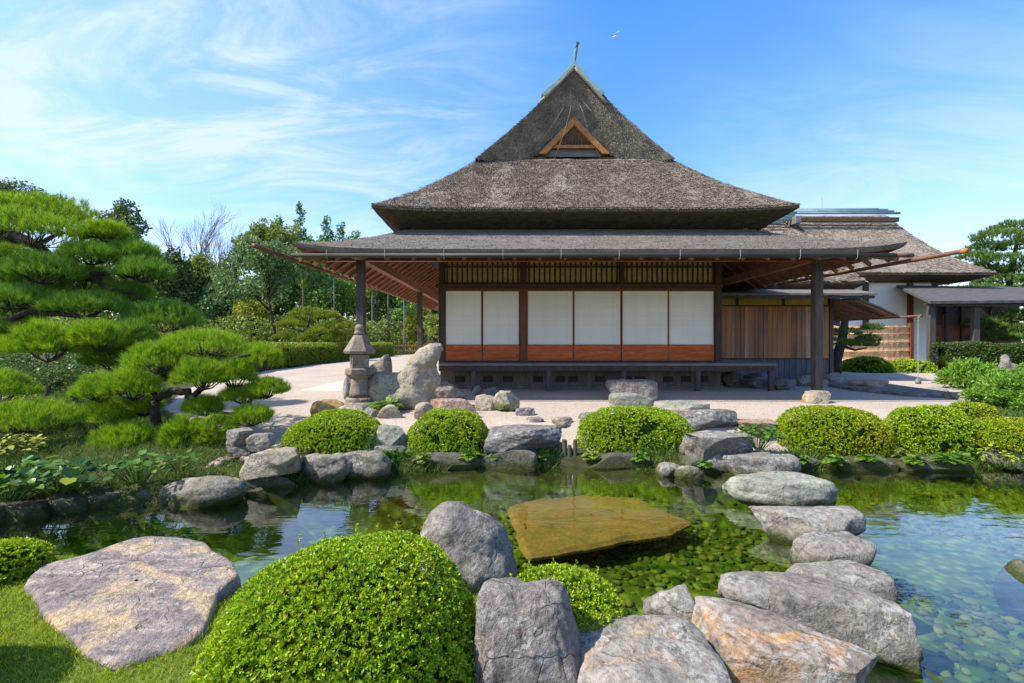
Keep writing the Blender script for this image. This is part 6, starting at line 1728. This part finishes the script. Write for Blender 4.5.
def plant(name, label, c, r, h, n, leaf, m, seed, cat="plant", asp=.75, group=None):
    """broad-leaved herb: stalks and leaf blades"""
    g = np.random.default_rng(seed)
    t = thing(name, c, label, cat, group)
    a = g.uniform(0, 6.28, n); rr = r * np.sqrt(g.uniform(0, 1, n)); hz = h * g.uniform(.45, 1.0, n) * (1 - .45 * (rr / r) ** 2)
    P = np.c_[c[0] + rr * np.cos(a), c[1] + rr * np.sin(a) * .8, c[2] + hz]
    D = unit(np.c_[np.cos(a), np.sin(a), g.uniform(-.35, .25, n)] + rdir(n, g) * .45)
    Nn = unit(np.array([0, -.25, 1.0]) + rdir(n, g) * .35)
    L = leaf * g.uniform(.6, 1.2, n)
    S = unit(np.cross(D, Nn)); W = L * asp
    # six-sided blade, cupped
    pr = [(0, 0, .0), (.25, .42, .04), (.65, .46, .03), (1, 0, -.08), (.65, -.46, .03), (.25, -.42, .04)]
    V = np.stack([P + D * (L * u)[:, None] + S * (W * v)[:, None] + Nn * (L * w)[:, None] for u, v, w in pr], 1).reshape(-1, 3)
    i = np.arange(n)[:, None] * 6
    mesh_np("leaves", V, np.r_[i + np.array([[0, 1, 2, 3]]), i + np.array([[0, 3, 4, 5]])], mats=[m], parent=t)
    mb = MB()
    for k in range(min(n, 60)):
        b = Vector((c[0] + (P[k, 0] - c[0]) * .35, c[1] + (P[k, 1] - c[1]) * .35, c[2] - .03))
        mb.tube([b, Vector(P[k])], leaf * .035, 4, False)
    mb.build("stalks", M['grass_dark'], t)
    return t
def fern(name, label, c, n, L, m, seed, cat="fern", group=None, up=.9, wid=.24, back=1.0, rad=.87):
    g = np.random.default_rng(seed)
    t = thing(name, c, label, cat, group)
    Cs, Ds, Ls, Ns = [], [], [], []
    mb = MB()
    for k in range(n):
        a = 6.283 * (k + g.uniform(0, .7)) / n; ln = L * g.uniform(.7, 1.1)
        dx = Vector((math.cos(a), math.sin(a) * back, 0))
        rd = g.uniform(.35, 1.0); pts = [Vector(c) + dx * ln * rad * rd * (.25 * s + .75 * s * s) + Vector((0, 0, up * ln * (s - .8 * s * s) * (1.6 - .8 * rd))) for s in np.linspace(0, 1, 9)]
        mb.tube(pts, list(np.linspace(.012, .003, 9) * (L / .5)), 4, False)
        for s in np.linspace(.12, .98, 18):
            f = s * 8; i0 = min(int(f), 7); p = pts[i0].lerp(pts[i0 + 1], f - i0); tg = (pts[i0 + 1] - pts[i0]).normalized()
            sd = tg.cross(Vector((0, 0, 1))).normalized()
            for sg in (-1, 1):
                Cs.append(p[:]); Ds.append(((sd * sg + tg * .45).normalized())[:]); Ls.append(ln * wid * math.sin(math.pi * min(1, .16 + .84 * s) ) ** .8 + .01)
                Ns.append(sd.cross(tg)[:])
    V, Q = leaf_quads_flat(np.array(Cs), np.array(Ds), np.array(Ns), np.array(Ls), np.array(Ls) * .34)
    mesh_np("fronds", V, Q, mats=[m], parent=t)
    mb.build("ribs", M['grass_dark'], t)
    return t
def bank_at(px, py, z):
    d = GD(py, z); return (PX(px, d), d, z)
fern("fern", "dark feathery fern between the lantern and the tall eroded rock", (PX(389, 8.0), 8.0, .0), 13, .62, M['fern'], 831, up=.95)
GF = "ferns hanging along the far bank"
for i, (px, py, L, m, lb) in enumerate(((386, 468, .34, 'fern', "green fern tuft at the waterline below the first bush's right end"), (372, 465, .30, 'fern', "fern tuft over the pitted bank stone"), (402, 466, .30, 'fern', "fern tuft under the grooved stone between left bushes"),
                                  (424, 468, .28, 'fern_light', "pale fern at the left foot of the second bush"), (470, 467, .30, 'fern', "fern at the right foot of the second bush"), (496, 466, .26, 'fern', "small fern left of the layered slab's foot"),
                                  (528, 463, .30, 'fern_light', "pale yellow green fern under the layered centre slab"), (543, 465, .26, 'fern_light', "pale fern just left of the log piles"), (592, 466, .26, 'fern_light', "pale fern at the left foot of the middle bush"), (568, 462, .22, 'fern_light', "pale fern hanging over the log piles"),
                                  (640, 467, .26, 'fern', "fern under the middle clipped bush's right half"), (800, 470, .28, 'fern', "fern hanging under the golden tinged bush"), (835, 471, .28, 'fern', "fern in shade under the golden bush's right half"), (868, 469, .28, 'fern', "fern in the gap between the two right bushes"),
                                  (895, 464, .30, 'fern_light', "pale fern in front of the rightmost round bush"), (915, 470, .26, 'fern', "fern at the waterline under the right round bush"), (945, 470, .30, 'fern', "dark fern below the right round bush's end"), (962, 470, .28, 'fern', "dark fern right of the round bush at waterline"),
                                  (705, 473, .2, 'fern', "small fern beside the square landing block"), (255, 480, .2, 'fern', "fern tuft left of the cracked cream block"), (330, 474, .26, 'fern', "fern at the waterline below the first bush"))):
    fern("fern", lb, bank_at(px, py - 3, -.40), 22, L * 1.2, M[m], 840 + i, group=GF, up=1.15, back=.7, wid=.24, rad=.66)
plant("herb", "glossy green leafy herb between landing block and golden bush", bank_at(757, 446, -.15), .28, .34, 130, .085, M['leaf_plant'], 861)
plant("herb", "bright yellow green herb beside the upright buff stone", bank_at(507, 411, 0), .20, .17, 60, .075, M['leaf_plant'], 862)
plant("herb", "small dark herb at the end of the long reddish stone", bank_at(470, 413, 0), .14, .12, 40, .05, M['leaf_plant'], 863)
plant("butterbur", "butterbur clump with big round shaded leaves on the left bank", bank_at(58, 488, -.22), .50, .30, 62, .12, M['leaf_butterbur'], 864, asp=1.0)
plant("butterbur", "pale trailing leafy plant at the far left bank corner", bank_at(8, 497, -.25), .5, .40, 190, .10, M['leaf_plant'], 865, asp=.9)
plant("herb", "herb with yellowing leaves hanging above the grey bank stone", bank_at(138, 478, -.2), .30, .28, 60, .085, M['leaf_plant'], 866, asp=.9)
plant("herb", "small leafy herb on the bank soil left of the sloping boulder", bank_at(180, 468, -.18), .26, .18, 70, .06, M['leaf_plant'], 867, asp=.9)
plant("herb", "leafy herb in front of the shaded bush at right edge", bank_at(985, 440, -.15), .32, .30, 120, .09, M['leaf_plant'], 868)
plant("shrub", "golden leaved low shrub at the left edge under the pine", (PX(18, 7.6), 7.6, gz(PX(18, 7.6), 7.6)), .42, .36, 420, .06, M['leaf_yellow'], 869, cat="bush")
plant("shrub", "yellowish low shrub in the left bank grass", (PX(5, 5.8), 5.8, gz(PX(5, 5.8), 5.8)), .40, .30, 300, .06, M['leaf_yellow'], 870, cat="bush")
plant("herb", "dry brown twiggy plant on the bank near the right edge", bank_at(1005, 466, -.38), .35, .34, 150, .05, M['bush_gold'], 871)
# shrubs at the right
def feathery(label, px0, px1, py0, py1, d, m, n, leaf, seed):
    g = np.random.default_rng(seed)
    x = PX((px0 + px1) / 2, d); rx = (px1 - px0) / 2 / F * d; z1 = PZ(py0, d); z0 = max(PZ(py1, d), 0)
    t = thing("shrub", (x, d, 0), label, "bush")
    Cs, Ds = [], []
    mb = MB()
    nb_ = 90
    for k in range(nb_):
        a = g.uniform(0, 6.28); e = g.uniform(.15, 1.3)
        tip = np.array([x + rx * math.cos(a) * math.cos(e), d + rx * .8 * math.sin(a) * math.cos(e), z0 + (z1 - z0) * math.sin(e) * g.uniform(.75, 1.05)])
        b = np.array([x + rx * .1 * math.cos(a), d, 0])
        mb.tube([Vector(b), Vector(b * .5 + tip * .5 + np.array([0, 0, .08])), Vector(tip)], [.012, .008, .003], 4, False)
        m_ = n // nb_
        s = g.uniform(.35, 1.02, m_)[:, None]
        P = b + (tip - b) * s + np.array([0, 0, .1]) * (s * (1 - s)) * 3 + g.normal(0, .055 * rx, (m_, 3))
        Cs.append(P); Ds.append(unit(unit(tip - b)[None] * .9 + rdir(m_, g)))
    C = np.concatenate(Cs); D = np.concatenate(Ds)
    V, Q = leaf_quads(C, D, leaf * g.uniform(.6, 1.2, len(C)), leaf * .3, .1, g)
    mesh_np("foliage", V, Q, mats=[m], parent=t)
    mb.build("stems", M['bark'], t)
feathery("light green feathery shrub beyond the raised path", 944, 1002, 360, 398, 12.0, M['shrub_light'], 13000, .11, 881)
feathery("bright feathery shrub at the right edge above the bank", 976, 1060, 372, 422, 8.6, M['shrub_light'], 20000, .09, 882)
feathery("tall feathery shrub at the right edge behind the bright one", 1004, 1080, 366, 400, 10.5, M['shrub_light'], 13000, .10, 883)
# reddish stump by the porch hedge
blob_rock("tree_stump", "rough reddish brown stump before the dark hedge at the right edge", M['rock_brown'], [((PX(1004, 17), 17, .4), (.2, .2, .42), (0, R(12), 0)), ((PX(1013, 17), 17, .2), (.3, .25, .28), (0, 0, 0))], .06, 305, .03, (PX(1006, 17), 17, 0), cat="stump")
# log piles edging the bank
GL = "upright log piles edging the bank"
for i, (px, pt, pb) in enumerate(((545, 451, 463), (550, 453, 465), (555, 450, 466), (560, 443, 466), (565, 442, 467), (570, 446, 467), (575, 442, 467), (974, 436, 464), (979, 434, 462), (984, 437, 464), (989, 440, 465), (994, 434, 463), (999, 438, 465))):
    d = GD(pb, W_) + .16; x = PX(px, d)
    rr_ = random.uniform(.026, .042); pt += random.uniform(-3, 3); x += random.uniform(-.01, .01); d += random.uniform(-.03, .05)
    lo = MB().lathe((x, d, -.6), [(rr_, 0), (rr_ * 1.05, .3), (rr_, PZ(pt, d) + .6 - .01), (rr_ * .7, PZ(pt, d) + .6)], 9).build("log_pile", M['log'], None, loc=(x, d, -.6))
    tag(lo, "grey log pile in the row under the layered slab's right end" if i < 7 else "grey log pile in the row among plants at right edge", "log", GL if i < 7 else "upright log piles at the right edge")
# mossy stick in the water
sk = MB().tube([(PX(912, 2.45), 2.45, -.47), (PX(935, 2.3), 2.3, -.455), (PX(957, 2.18), 2.18, -.46)], [.012, .016, .018], 8).build("stick", M['rock_bank'], None, loc=(PX(935, 2.3), 2.3, -.46))
tag(sk, "mossy stick floating on the blue water at lower right", "stick")
# bird high in the sky
bd = thing("bird", (PX(616, 40), 40, PZ(36, 40)), "small white bird flying high right of the ridge finial", "bird")
b0 = Vector((PX(616, 40), 40, PZ(36, 40)))
bs = MB().tube([b0 + Vector((-.34, .1, -.06)), b0 + Vector((-.15, .05, -.03)), b0, b0 + Vector((.12, -.03, .02)), b0 + Vector((.2, -.05, .03))], [.02, .07, .09, .05, .01], 10)
for sg in (-1, 1):
    root = b0 + Vector((0, 0, .04)); s = Vector((.08, .8 * sg, 0)).normalized()
    a1 = root + Vector((.02, .22 * sg, .10)); a2 = root + Vector((-.05 + .22 * (sg < 0), .5 * sg, .07 + .08 * (sg > 0)))
    bs.prism([root + Vector((.09, 0, 0)), a1 + Vector((.08, 0, 0)), a2, a1 - Vector((.09, 0, 0)), root - Vector((.11, 0, 0))], (0, 0, .012))
bs.build("body", M['feather'], bd, smooth=False)
